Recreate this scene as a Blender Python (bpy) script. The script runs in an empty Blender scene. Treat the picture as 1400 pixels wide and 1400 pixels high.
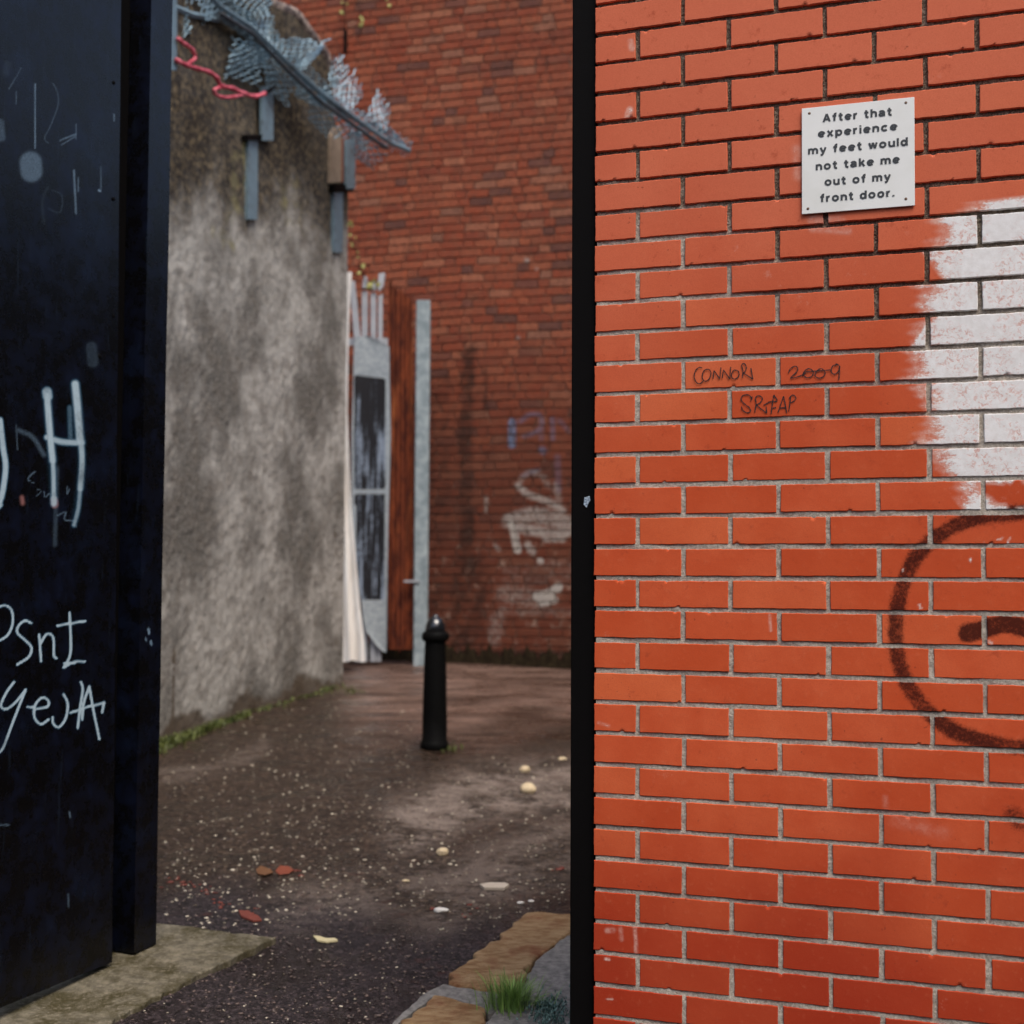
import bpy, math, random
import numpy as np
from mathutils import Matrix, Vector
random.seed(7); RNG = np.random.default_rng(7)
sc = bpy.context.scene; COL = sc.collection

# ------------------------------------------------------------------ camera
FPX = 1798.5; PITCH = .0494; ROLL = .005; CAM = np.array([0., 0., 1.55])
_F = np.array([0, math.cos(PITCH), math.sin(PITCH)]); _U = np.array([0, -math.sin(PITCH), math.cos(PITCH)]); _R = np.array([1., 0, 0])
RT = _R*math.cos(ROLL)+_U*math.sin(ROLL); UP = _U*math.cos(ROLL)-_R*math.sin(ROLL)
def ray(px, py): return _F+(px-700)/FPX*RT-(py-700)/FPX*UP
def onplane(px, py, p0, n):
    d = ray(px, py); t = np.dot(np.asarray(p0)-CAM, n)/np.dot(d, n); return CAM+t*d
def proj(P):
    Q = np.asarray(P)-CAM; d = Q@_F
    return 700+FPX*(Q@RT)/d, 700-FPX*(Q@UP)/d
SLOPE = .055
def gz(x, y): return SLOPE*np.minimum(y, 14.0)
def onground(px, py, dz=0.): return onplane(px, py, (0, 0, dz), np.array([0, -SLOPE, 1.]))
def atdepth(px, py, y):
    d = ray(px, py); return CAM+d*(y/d[1])

cd = bpy.data.cameras.new('camera'); cam = bpy.data.objects.new('camera', cd); COL.objects.link(cam)
cam.matrix_world = Matrix(((RT[0], UP[0], -_F[0], CAM[0]), (RT[1], UP[1], -_F[1], CAM[1]), (RT[2], UP[2], -_F[2], CAM[2]), (0, 0, 0, 1)))
cd.sensor_width = 36; cd.lens = FPX/1400*36; cd.clip_end = 500; cd.clip_start = .05
cd.dof.use_dof = True; cd.dof.focus_distance = 3.3; cd.dof.aperture_fstop = 3.1
sc.camera = cam

# ------------------------------------------------------------------ nodes
class Mat:
    def __init__(s, name):
        s.m = bpy.data.materials.new(name); s.m.use_nodes = True; s.t = s.m.node_tree; s.t.nodes.clear()
        s.out = s.t.nodes.new('ShaderNodeOutputMaterial'); s.b = s.t.nodes.new('ShaderNodeBsdfPrincipled')
        s.t.links.new(s.b.outputs[0], s.out.inputs[0]); s._c = None
    def put(s, sock, v):
        if v is None: return
        if isinstance(v, bpy.types.NodeSocket): s.t.links.new(v, sock)
        elif isinstance(v, (tuple, list)): sock.default_value = tuple(v)+(1,) if len(v) == 3 and sock.type == 'RGBA' else tuple(v)
        else: sock.default_value = v
    @property
    def co(s):
        if s._c is None: s._c = s.t.nodes.new('ShaderNodeTexCoord').outputs['Object']
        return s._c
    def sc_(s, x, y, z, v=None):
        n = s.t.nodes.new('ShaderNodeMapping'); s.put(n.inputs['Vector'], v or s.co); n.inputs['Scale'].default_value = (x, y, z); return n.outputs[0]
    def noise(s, scale, det=4, rough=.55, v=None, dist=0, col=False):
        n = s.t.nodes.new('ShaderNodeTexNoise'); s.put(n.inputs['Vector'], v or s.co)
        n.inputs['Scale'].default_value = scale; n.inputs['Detail'].default_value = det; n.inputs['Roughness'].default_value = rough; n.inputs['Distortion'].default_value = dist
        return n.outputs['Color' if col else 'Fac']
    def vor(s, scale, v=None, out='Distance', feat='F1'):
        n = s.t.nodes.new('ShaderNodeTexVoronoi'); n.feature = feat; s.put(n.inputs['Vector'], v or s.co); n.inputs['Scale'].default_value = scale; return n.outputs[out]
    def ramp(s, f, a, b, lo=0., hi=1.):
        n = s.t.nodes.new('ShaderNodeMapRange'); n.interpolation_type = 'SMOOTHSTEP'; s.put(n.inputs[0], f)
        n.inputs[1].default_value = a; n.inputs[2].default_value = b; n.inputs[3].default_value = lo; n.inputs[4].default_value = hi; return n.outputs[0]
    def math(s, op, a, b=0., c=None):
        n = s.t.nodes.new('ShaderNodeMath'); n.operation = op; s.put(n.inputs[0], a); s.put(n.inputs[1], b)
        if c is not None: s.put(n.inputs[2], c)
        return n.outputs[0]
    def mix(s, f, a, b, mode='MIX'):
        n = s.t.nodes.new('ShaderNodeMix'); n.data_type = 'RGBA'; n.blend_type = mode
        s.put(n.inputs['Factor'], f)
        s.put([i for i in n.inputs if i.name == 'A' and i.type == 'RGBA'][0], a); s.put([i for i in n.inputs if i.name == 'B' and i.type == 'RGBA'][0], b)
        return [o for o in n.outputs if o.type == 'RGBA'][0]
    def attr(s, name):
        n = s.t.nodes.new('ShaderNodeAttribute'); n.attribute_name = name
        p = s.t.nodes.new('ShaderNodeSeparateColor'); s.t.links.new(n.outputs['Color'], p.inputs[0]); return p.outputs[0], p.outputs[1], p.outputs[2]
    def xyz(s):
        p = s.t.nodes.new('ShaderNodeSeparateXYZ'); s.t.links.new(s.co, p.inputs[0]); return p.outputs
    def bump(s, h, dist=.002, strength=1.):
        n = s.t.nodes.new('ShaderNodeBump'); s.put(n.inputs['Height'], h); n.inputs['Distance'].default_value = dist; n.inputs['Strength'].default_value = strength
        s.t.links.new(n.outputs[0], s.b.inputs['Normal']); return n
    def fin(s, col, rough=.8, spec=None, metal=None):
        s.put(s.b.inputs['Base Color'], col); s.put(s.b.inputs['Roughness'], rough); s.put(s.b.inputs['Specular IOR Level'], spec); s.put(s.b.inputs['Metallic'], metal)
        return s.m
def S(r, g, b):   # sRGB 0-255 -> linear
    return tuple(((c/255)/12.92 if c/255 <= .04045 else ((c/255+.055)/1.055)**2.4) for c in (r, g, b))

# ------------------------------------------------------------------ mesh helpers
class MB:
    def __init__(s): s.v = []; s.f = []; s.n = 0; s.a = []
    def add(s, V, F, A=None):
        V = np.asarray(V, float).reshape(-1, 3); s.v.append(V); s.a.append(np.zeros((len(V), 4)) if A is None else np.asarray(A, float))
        s.f.append([tuple(int(i)+s.n for i in f) for f in F]); s.n += len(V)
    def grid(s, V, nu, nv, A=None, flip=False):   # V ordered [iv, iu]
        i = np.arange(nu-1)[None, :]+np.arange(nv-1)[:, None]*nu; i = i.ravel()
        F = np.stack([i, i+1, i+1+nu, i+nu], 1)
        if flip: F = F[:, ::-1]
        s.add(V, F, A)
    def box(s, o, ax, ay, az):   # origin corner, three edge vectors
        o, ax, ay, az = (np.asarray(t, float) for t in (o, ax, ay, az))
        V = [o, o+ax, o+ax+ay, o+ay, o+az, o+ax+az, o+ax+ay+az, o+ay+az]
        s.add(V, [(3, 2, 1, 0), (4, 5, 6, 7), (0, 1, 5, 4), (1, 2, 6, 5), (2, 3, 7, 6), (3, 0, 4, 7)])
    def prism(s, poly, ext):      # planar polygon 3D pts extruded by vector
        P = np.asarray(poly, float); n = len(P); V = np.vstack([P, P+np.asarray(ext)])
        s.add(V, [tuple(range(n))[::-1], tuple(range(n, 2*n))]+[(i, (i+1) % n, n+(i+1) % n, n+i) for i in range(n)])
    def tube(s, pts, r, seg=6, cap=True, squash=1.):
        P = np.asarray(pts, float); n = len(P); r = np.full(n, r) if np.isscalar(r) else np.asarray(r)
        T = np.gradient(P, axis=0); T /= np.linalg.norm(T, axis=1)[:, None]+1e-9
        ref = np.array([0, 0, 1.]) if abs(T[:, 2].mean()) < .9 else np.array([1., 0, 0])
        A = np.cross(T, ref); A /= np.linalg.norm(A, axis=1)[:, None]+1e-9; B = np.cross(A, T)
        th = np.linspace(0, 2*np.pi, seg, endpoint=False)
        V = P[:, None, :]+r[:, None, None]*(np.cos(th)[None, :, None]*A[:, None, :]+squash*np.sin(th)[None, :, None]*B[:, None, :])
        F = [(i*seg+j, i*seg+(j+1) % seg, (i+1)*seg+(j+1) % seg, (i+1)*seg+j) for i in range(n-1) for j in range(seg)]
        if cap: F += [tuple(range(seg))[::-1], tuple((n-1)*seg+j for j in range(seg))]
        s.add(V.reshape(-1, 3), F)
    def lathe(s, c, prof, seg=24):
        V = []
        for r, z in prof:
            for k in range(seg):
                a = 2*math.pi*k/seg; V.append((c[0]+r*math.cos(a), c[1]+r*math.sin(a), c[2]+z))
        F = [(i*seg+j, i*seg+(j+1) % seg, (i+1)*seg+(j+1) % seg, (i+1)*seg+j) for i in range(len(prof)-1) for j in range(seg)]
        F.append(tuple(range(seg))[::-1]); F.append(tuple((len(prof)-1)*seg+j for j in range(seg)))
        s.add(V, F)
    def pebble(s, c, r, sq=.6, el=1., rot=None, sub=1):
        a, b = ICO[sub]; V = a*(1+(.22 if sub == 1 else .34)*(RNG.random((len(a), 1))-.5))
        V = V*np.array([r*el, r, r*sq]); t = random.random()*6.28 if rot is None else rot; c_, s_ = math.cos(t), math.sin(t)
        V = V@np.array([[c_, s_, 0], [-s_, c_, 0], [0, 0, 1]]); s.add(V+np.asarray(c), b)
    def build(s, name, mat, parent=None, smooth=False, attr=False, bevel=0, loc=None):
        V = np.vstack(s.v); A = np.vstack(s.a); F = [f for g in s.f for f in g]
        base = np.array(parent['_w']) if parent is not None else (np.array(loc) if loc is not None else np.zeros(3))
        me = bpy.data.meshes.new(name); me.from_pydata((V-base).tolist(), [], F)
        if attr:
            at = me.attributes.new('paint', 'FLOAT_COLOR', 'POINT'); at.data.foreach_set('color', A.astype(np.float32).ravel())
        me.materials.append(mat)
        if smooth: me.polygons.foreach_set('use_smooth', [True]*len(me.polygons))
        me.update()
        o = bpy.data.objects.new(name, me); COL.objects.link(o)
        if parent is not None: o.parent = parent
        else:
            o.location = tuple(base); o['_w'] = base.tolist()
        if bevel:
            b = o.modifiers.new('bevel', 'BEVEL'); b.width = bevel; b.segments = 2; b.limit_method = 'ANGLE'
        return o
def _ico():
    import bmesh
    d = {}
    for k in (1, 2, 3):
        bm = bmesh.new(); bmesh.ops.create_icosphere(bm, subdivisions=k, radius=1)
        d[k] = (np.array([v.co[:] for v in bm.verts]), [tuple(v.index for v in f.verts) for f in bm.faces]); bm.free()
    return d
ICO = _ico()
def thing(name, label, cat, loc=(0, 0, 0), group=None, kind=None):
    o = bpy.data.objects.new(name, None); o.empty_display_size = .1; COL.objects.link(o); o.location = tuple(float(t) for t in loc); o['_w'] = [float(t) for t in loc]
    o['label'] = label; o['category'] = cat
    if group: o['group'] = group
    if kind: o['kind'] = kind
    return o
def tag(o, label=None, cat=None, group=None, kind=None):
    if label: o['label'] = label
    if cat: o['category'] = cat
    if group: o['group'] = group
    if kind: o['kind'] = kind
    return o
def spline(pts, n=6):
    P = np.asarray(pts, float)
    if len(P) < 3: return P
    Q = np.vstack([2*P[0]-P[1], P, 2*P[-1]-P[-2]]); out = []
    for i in range(1, len(Q)-2):
        for t in np.linspace(0, 1, n, endpoint=False):
            a, b, c, d = Q[i-1], Q[i], Q[i+1], Q[i+2]
            out.append(.5*((2*b)+(-a+c)*t+(2*a-5*b+4*c-d)*t*t+(-a+3*b-3*c+d)*t**3))
    out.append(P[-1]); return np.array(out)
def strokes(X, Y, lines):
    """spray / pen density at the points (X,Y): lines = (pts, radius, softness, strength)"""
    M = np.zeros(len(X))
    for pts, r, soft, st in lines:
        P = spline(pts, 5) if len(pts) > 2 else np.asarray(pts, float)
        lo = P.min(0)-r-soft-2; hi = P.max(0)+r+soft+2
        idx = np.where((X > lo[0]) & (X < hi[0]) & (Y > lo[1]) & (Y < hi[1]))[0]
        if not len(idx): continue
        x, y = X[idx], Y[idx]; best = np.full(len(idx), 1e9)
        for a, b in zip(P[:-1], P[1:]):
            ab = b-a; L = ab@ab+1e-9; t = np.clip(((x-a[0])*ab[0]+(y-a[1])*ab[1])/L, 0, 1)
            best = np.minimum(best, np.hypot(x-a[0]-t*ab[0], y-a[1]-t*ab[1]))
        k = np.clip(1-(best-r)/max(soft, 1e-3), 0, 1); M[idx] = np.maximum(M[idx], st*(k**1.8 if soft > 6.2 else k))
    return M

# ------------------------------------------------------------------ brick walls
def brick_rows(mb, P0, U, Nrm, rows, D, fine, step, edge_j=.00042, bev=.0013, attrf=None, wob=0., chip=.13):
    """rows: list of (z0, z1, [(u0,u1),...]); P0 origin at z=0; front grid with a rounded arris and sides going back D"""
    Z = np.array([0, 0, 1.])
    for z0, z1, bricks in rows:
        for bi, (u0, u1) in enumerate(bricks):
            st = step if (u1 > fine[0] and u0 < fine[1] and z1 > fine[2] and z0 < fine[3]) else .06
            a, b = u0+RNG.normal()*.0006, u1+RNG.normal()*.0006; c, d = z0+RNG.normal()*.0006, z1+RNG.normal()*.0006
            iu = np.linspace(a+bev, b-bev, max(2, int((b-a)/st)+1)); iv = np.linspace(c+bev, d-bev, max(2, int((d-c)/st)+1))
            us = np.concatenate([[a, a], iu, [b, b]]); vs = np.concatenate([[c, c], iv, [d, d]])
            g = np.zeros((len(vs), len(us))); g[:, 1] = g[:, -2] = -bev; g[1, :] = g[-2, :] = -bev
            dd = D if bi else .2
            g[0, :] = g[-1, :] = -D; g[:, 0] = g[:, -1] = -dd if not bi else -D
            UU, VV = np.meshgrid(us, vs)
            if st < .05:
                ph = RNG.random(6)*6.28
                def w(t, k): return edge_j*(np.sin(t*70+ph[k])+.7*np.sin(t*190+ph[k+1])+.6*np.sin(t*420+ph[k+2]))
                for r_ in (0, 1, 2): VV[r_, :] += w(UU[r_, :], 0)*(1 if r_ < 2 else .7); VV[-1-r_, :] += w(UU[-1-r_, :], 2)*(1 if r_ < 2 else .7)
                for r_ in (0, 1, 2): UU[:, r_] += w(VV[:, r_], 1)*.8*(1 if r_ < 2 else .7); UU[:, -1-r_] += w(VV[:, -1-r_], 3)*.8*(1 if r_ < 2 else .7)
                for _ in range(RNG.poisson(chip*4)):
                    cu = RNG.uniform(a, b); top = RNG.random() < .35; rr = RNG.uniform(.003, .008); cv = d if top else c
                    dist = np.hypot(UU-cu, VV-cv); k = np.clip(1-dist/rr, 0, 1)
                    g2 = -.004*k; mask = g > -.01; g[mask] += g2[mask]; VV += (-1 if top else 1)*.0018*k
            g0 = RNG.normal()*.0006; tu, tv = RNG.normal()*.003, RNG.normal()*.006
            g = g+g0+(UU-(a+b)/2)*tu+(VV-(c+d)/2)*tv
            if wob: VV = VV+wob*(np.sin(UU*1.7+z0*.6)*.7+np.sin(UU*4.3+z0*2.1)*.3)
            V = P0[None, :]+UU.ravel()[:, None]*U+VV.ravel()[:, None]*Z+g.ravel()[:, None]*Nrm
            A = attrf(UU.ravel(), VV.ravel(), V, RNG.random()) if attrf else None
            mb.grid(V, len(us), len(vs), A)

# ================================================================== right brick wall
YAW = .3295; RW0 = np.array([.2018, 3.215, 0.]); RU = np.array([math.cos(YAW), -math.sin(YAW), 0]); RN = np.array([-math.sin(YAW), -math.cos(YAW), 0])
ZK0 = CAM[2]+1.425
WHITE = [(262, 290, 1335), (290, 333, 1287), (333, 380, 1274), (380, 425, 1268), (425, 471, 1266), (471, 518, 1251), (518, 562, 1272), (562, 607, 1270), (607, 652, 1292), (652, 700, 1315)]
SPRAY = [([(1400, 700), (1345, 706), (1300, 722), (1262, 750), (1240, 785), (1228, 825), (1225, 868), (1230, 910), (1246, 945), (1272, 976), (1305, 1000), (1350, 1014), (1400, 1022), (1460, 1010), (1520, 965), (1550, 900), (1550, 820), (1515, 750), (1460, 712), (1400, 700)], 7.5, 14, .95),
         ([(1322, 866), (1345, 860), (1372, 853), (1400, 858), (1430, 866)], 10, 11, 1.05), ([(1385, 1115), (1410, 1130), (1440, 1150)], 8, 22, .7),
         ([(1440, 800), (1450, 860)], 9, 12, 1.)]
WSPEC = [([(1363, 738), (1371, 736)], .8, 1.2, 1), ([(1380, 736), (1377, 746)], .8, 1.2, 1), ([(1326, 765), (1327, 767)], 1, 1.5, 1), ([(1257, 827), (1259, 831)], 1.2, 1.5, .9), ([(1234, 779), (1234, 780)], 1, 1.5, .9),
         ([(1352, 877), (1356, 880)], 1, 2, .9), ([(1052, 840), (1054, 862)], .8, 2.5, .55), ([(868, 1268), (870, 1302)], 1.5, 2.5, .5), ([(848, 1268), (850, 1285)], 1.5, 3, .35), ([(862, 57), (864, 66)], 2.5, 4, .5), ([(861, 150), (858, 160)], 3, 4, .55), ([(830, 1272), (838, 1272)], 2, 4, .4),
         ([(830, 1366), (837, 1366)], .8, 1.5, .6), ([(818, 988), (832, 992)], .8, 3, .4), ([(828, 1311), (833, 1312)], 1, 2, .7), ([(1090, 205), (1092, 240)], 4, 12, .35), ([(1110, 300), (1150, 302)], 4, 9, .38), ([(1110, 312), (1160, 316)], 3, 8, .35), ([(1225, 1120), (1290, 1140)], 4, 22, .22), ([(1210, 1090), (1212, 1110)], 2, 8, .25)]
def right_attr(u, v, V, rnd):
    x, y = proj(V); ref = RW0+.85*RU; yc = proj(ref+np.array([0, 0, v.mean()]))[1]
    wm = np.zeros(len(x))
    for a, b, e in WHITE:
        if a <= yc < b:
            ee = e+6*np.sin(v*90+e)+4*np.sin(v*300)+3*np.sin(v*131+2)+5*np.sin(u*37+v*55)
            wm = np.clip(.5+(x-ee)/46, 0, 1)
            if a == 262: wm = np.minimum(wm, np.clip(.5+(y-(277-(x-1335)*.12))/8, 0, 1))
            if a == 333: wm = np.minimum(wm, np.clip(.5+((x-1274)*1.0-(y-343)*.75+12)/14, 0, 1))
            if a == 652:
                wm = np.minimum(wm, np.clip(.5+(x-(1288+(y-655)*.75))/16, 0, 1))
                an = np.arctan2(y-674, x-1382); hole = np.clip(1-(np.hypot((x-1384)/34, (y-676)/17)*(1+.22*np.sin(an*3+1)+.14*np.sin(an*7))-.75)*1.5, 0, 1); wm = wm*(1-hole)
            if a == 425: wm = np.maximum(wm, np.clip(.5+(x-(1266-(y-440)*.6))/8, 0, 1)*(x < 1270))
            wm = wm*np.clip((1760-x)/60, 0, 1)
    wm = np.maximum(wm*.85, strokes(x, y, WSPEC)*.62)
    sm = strokes(x, y, SPRAY)
    return np.stack([wm, sm, np.full(len(x), rnd), np.ones(len(x))], 1)

def mat_brick_right():
    m = Mat('orange_smooth_brick'); w, s_, r = m.attr('paint')
    n1 = m.noise(9, 5, .6); n2 = m.noise(60, 4, .6); n3 = m.noise(420, 2, .7); n4 = m.noise(2.2, 3, .5)
    c = m.mix(m.ramp(n1, .3, .72), (.55, .088, .030), (.62, .120, .046))
    c = m.mix(m.ramp(r, .1, 1, 0, .5), c, (.46, .062, .016)); c = m.mix(m.ramp(r, .25, 0, 0, .4), c, (.68, .17, .06))
    z = m.xyz()[2]
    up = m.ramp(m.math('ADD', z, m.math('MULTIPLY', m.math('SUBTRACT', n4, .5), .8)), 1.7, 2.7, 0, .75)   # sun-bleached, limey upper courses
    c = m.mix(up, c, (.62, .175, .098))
    lo = m.ramp(m.math('ADD', z, m.math('MULTIPLY', m.math('SUBTRACT', n4, .5), 1.2)), 1.3, .3, 0, .95)        # light falling off low on the wall, painted as darker red
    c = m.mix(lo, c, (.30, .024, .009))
    c = m.mix(m.ramp(n2, .55, .8, 0, .15), c, (.66, .24, .13))
    c = m.mix(m.ramp(m.noise(26, 6, .75), .58, .72, 0, .5), c, (.30, .045, .02)); c = m.mix(m.math('MULTIPLY', m.ramp(m.noise(17, 6, .8), .60, .72), m.ramp(m.noise(2.5, 2), .5, .66, 0, .45)), c, (.66, .42, .33)); c = m.mix(m.ramp(m.noise(1.3, 3), .45, .7, 0, .3), c, (.42, .06, .024))
    c = m.mix(m.ramp(n3, .35, .75, 0, .3), c, (.36, .06, .03))
    sp = m.math('MULTIPLY', m.ramp(m.noise(90, 2, .5), .69, .74), m.ramp(m.noise(7, 2), .5, .65)); c = m.mix(m.math('MULTIPLY', sp, .6), c, (.16, .03, .02))
    # black spray
    sv = m.math('ADD', s_, m.math('MULTIPLY', m.math('SUBTRACT', m.math('ADD', m.math('MULTIPLY', m.noise(150, 4, .8), .75), m.math('MULTIPLY', m.noise(20, 3, .6), .4)), .575), m.math('MULTIPLY', m.ramp(s_, 0, .25), 1.9)))
    c = m.mix(m.ramp(sv, .22, 1.1, 0, .92), c, (.030, .007, .006))
    # white paint
    fl = m.math('MULTIPLY', m.ramp(m.noise(95, 5, .78, dist=.8), .50, .60), m.ramp(m.noise(13, 3), .40, .60))
    wv = m.math('ADD', m.math('ADD', w, m.math('MULTIPLY', m.math('SUBTRACT', m.noise(20, 4, .7), .5), .9)), m.math('MULTIPLY', m.math('SUBTRACT', m.noise(110, 5, .8, m.sc_(1, 1, 2.2)), .5), 1.4))
    c = m.mix(m.math('MULTIPLY', m.ramp(w, .01, .45), m.ramp(m.noise(60, 5, .75), .3, .7, .15, .8)), c, (.70, .50, .42))
    wf = m.math('MULTIPLY', m.ramp(wv, .42, .72), m.math('SUBTRACT', 1., m.math('MULTIPLY', fl, .72)))
    wf = m.math('MULTIPLY', wf, m.ramp(w, .04, .12))
    c = m.mix(wf, c, m.mix(m.ramp(n2, .3, .7), (.72, .70, .68), (.80, .79, .78)))
    m.bump(m.math('ADD', m.math('ADD', m.math('MULTIPLY', n3, .25), m.math('MULTIPLY', n2, .6)), m.math('MULTIPLY', wf, .35)), .0009, .8)
    return m.fin(c, m.math('ADD', .72, m.math('MULTIPLY', n2, .2)), .06)
def mat_mortar_right():
    m = Mat('raked_mortar'); w, d, r = m.attr('paint')
    n = m.noise(160, 5, .75); n2 = m.noise(22, 4, .65)
    c = m.mix(m.ramp(n, .3, .7), (.26, .225, .18), (.54, .48, .41))
    dirt = m.ramp(m.math('ADD', d, m.math('MULTIPLY', m.math('SUBTRACT', n2, .5), 1.2)), .35, .95)
    c = m.mix(m.math('MULTIPLY', dirt, .9), c, m.mix(m.ramp(m.noise(330, 3, .8),   .42, .62), (.04, .029, .019), (.27, .21, .15)))
    m.bump(n, .003, 1.); return m.fin(c, .95, .2)
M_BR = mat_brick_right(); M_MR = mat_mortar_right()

rw = thing('brick_wall', 'bright orange brick wall with white paint patch, black spray ring and small white sign', 'brick wall', RW0)
rows = []
for k in range(-14, 38):
    z1 = ZK0-.075*k-.0065; z0 = z1-.0638
    us = []; u = 0.
    if k % 2: us.append((0, .1020)); u = .1125
    while u < 3.6: us.append((u+(.0004 if u > 0 else 0), u+.2143)); u += .225
    rows.append((z0, z1, us))
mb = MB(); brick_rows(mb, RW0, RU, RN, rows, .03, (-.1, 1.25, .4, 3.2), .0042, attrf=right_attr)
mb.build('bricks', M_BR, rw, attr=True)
mb = MB(); us = np.unique(np.concatenate([np.arange(.004, 1.2, .004), np.linspace(1.2, 3.6, 10)])); zs = np.unique(np.concatenate([np.linspace(.1, .45, 4), np.arange(.45, 3.15, .004), np.linspace(3.15, 4.0, 8)]))
UU, VV = np.meshgrid(us, zs)
hi = np.clip((VV-1.98-.2*np.sin(UU*5+1))/.45, 0, 1)
dep = -.0032-.0040*hi-.0016*RNG.random(UU.shape)*(.4+hi)-.0012*np.sin(UU*37+VV*91)*np.sin(VV*53)
V = RW0+UU.ravel()[:, None]*RU+VV.ravel()[:, None]*np.array([0, 0, 1.])+dep.ravel()[:, None]*RN
mb.grid(V, len(us), len(zs), np.stack([0*hi.ravel(), hi.ravel(), 0*hi.ravel(), 1+0*hi.ravel()], 1))
mb.build('mortar', M_MR, rw, attr=True)
m = Mat('wall_core'); M_CORE = m.fin(m.mix(m.noise(40, 5), (.14, .1, .08), (.24, .2, .16)), .95)
mb = MB(); mb.box(RW0+.012*RU-.0145*RN+np.array([0, 0, .05]), 3.58*RU, -.195*RN, (0, 0, 3.96)); mb.build('wall_core', M_CORE, rw)
m = Mat('concrete_cap'); M_CAP = m.fin(m.mix(m.noise(30, 5), (.2, .19, .17), (.35, .33, .3)), .9)
mb = MB(); mb.box(RW0-.02*RU+.03*RN+np.array([0, 0, 4.012]), 3.66*RU, -.28*RN, (0, 0, .07)); mb.build('coping', M_CAP, rw, bevel=.006)
# handwriting
def on_rw(px, py, lift=.001): return onplane(px, py, RW0+lift*RN, RN)
def ribbon(mb, pts, w, lift, conv, Nrm):
    P = spline(pts, 5); P = np.array([conv(x, y) for x, y in P]); T = np.gradient(P, axis=0); T /= np.linalg.norm(T, axis=1)[:, None]+1e-9
    W = np.cross(T, Nrm); W /= np.linalg.norm(W, axis=1)[:, None]+1e-9; ww = w*(.75+.5*np.abs(np.sin(np.arange(len(P))*.7+random.random()*6)))[:, None]
    mb.add(np.vstack([P-W*ww/2, P+W*ww/2]), [(i, i+1, len(P)+i+1, len(P)+i) for i in range(len(P)-1)])
WR = [[(175, 135), (150, 130), (120, 160), (112, 210), (130, 250), (155, 260), (185, 238)], [(195, 150), (178, 180), (180, 225), (205, 240), (235, 215), (245, 170), (225, 145), (195, 150)],
      [(262, 220), (270, 155)], [(270, 155), (315, 222)], [(315, 222), (325, 130)], [(335, 215), (345, 150)], [(345, 150), (395, 222)], [(395, 222), (403, 125)], [(430, 150), (410, 180), (415, 215), (440, 222), (468, 195), (462, 160), (430, 150)],
      [(497, 215), (500, 160), (490, 112), (510, 100), (528, 130), (515, 165), (498, 178)], [(500, 172), (580, 224)], [(580, 224), (563, 135)],
      [(862, 175), (880, 140), (915, 120), (937, 137), (925, 170), (880, 215), (950, 200), (1000, 175)], [(1000, 150), (980, 185), (1010, 212), (1050, 200), (1060, 165), (1030, 140), (1000, 150)], [(980, 168), (1080, 160), (1205, 150)],
      [(1085, 165), (1075, 195), (1100, 215), (1140, 205), (1155, 170), (1125, 140), (1090, 155)], [(1252, 108), (1215, 120), (1205, 165), (1230, 185), (1262, 160), (1270, 120), (1240, 100)], [(1268, 125), (1270, 180), (1264, 230)],
      [(575, 385), (545, 350), (500, 355), (485, 385), (510, 420), (550, 450), (560, 480), (530, 492), (498, 470), (488, 440)], [(575, 360), (562, 400)], [(595, 490), (605, 420), (600, 375), (625, 355), (655, 375), (640, 410), (605, 430)], [(605, 430), (690, 495)], [(690, 495), (685, 440)],
      [(665, 432), (720, 402)], [(725, 500), (735, 420), (747, 350)], [(700, 407), (775, 400)], [(735, 455), (765, 450)], [(747, 350), (775, 392)], [(780, 490), (800, 430), (825, 360)], [(825, 360), (850, 495)], [(790, 455), (845, 450)], [(865, 480), (875, 420), (880, 365)], [(868, 378), (895, 350), (922, 370), (905, 400), (870, 415)]]
mb = MB()
for st in WR: ribbon(mb, [(930+x/5.833, 480+y/5.833) for x, y in st], .0023, .0014, lambda x, y: on_rw(x, y, .0019), RN)
m = Mat('marker_ink'); tag(mb.build('handwriting', m.fin((.02, .006, .006), .7), rw), 'thin dark marker handwriting on the bricks')

# ================================================================== sign
def lpt(px, py, lift): return onplane(px, py, RW0+lift*RN, RN)
sg = thing('sign', 'small white rectangular sign screwed to the orange brick wall with six lines of text', 'sign', lpt(1173, 214, .004))
c4 = [lpt(1096, 148.8, .003), lpt(1251, 133.5, .003), lpt(1250, 281, .003), lpt(1097, 293.8, .003)]
ux = ((c4[1]-c4[0])+(c4[2]-c4[3]))/2; WX = np.linalg.norm(ux); ux = RU; uz = np.array([0, 0, 1.]); HZ = ((c4[0]-c4[3])+(c4[1]-c4[2]))[2]/2
cen = sum(c4)/4
tilt = -math.atan2(((c4[1]-c4[0])[2]+(c4[2]-c4[3])[2])/2, WX)*0+math.atan2(((c4[1]-c4[0])[2]+(c4[2]-c4[3])[2])/2, WX)
sx = math.cos(tilt)*RU+math.sin(tilt)*uz; sz = -math.sin(tilt)*RU+math.cos(tilt)*uz
m = Mat('white_plastic_plate'); n = m.noise(25, 5, .6)
M_SIGN = m.fin(m.mix(m.ramp(m.noise(5, 4, .7), .45, .75, 0, .35), m.mix(n, (.74, .75, .72), (.80, .81, .79)), (.62, .63, .57)), .42, .4)
mb = MB(); mb.box(cen-sx*WX/2-sz*HZ/2, sx*WX, sz*HZ, RN*.0035); mb.build('plate', M_SIGN, sg, bevel=.0007)
m = Mat('sign_lettering'); M_LET = m.fin((.035, .04, .045), .5)
LINES = [('After that', 335, 1030, 345), ('experience', 285, 1083, 495), ('my feet would', 183, 1185, 660), ('not take me', 262, 1105, 818), ('out of my', 352, 1015, 972), ('front door.', 305, 1052, 1130)]
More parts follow.
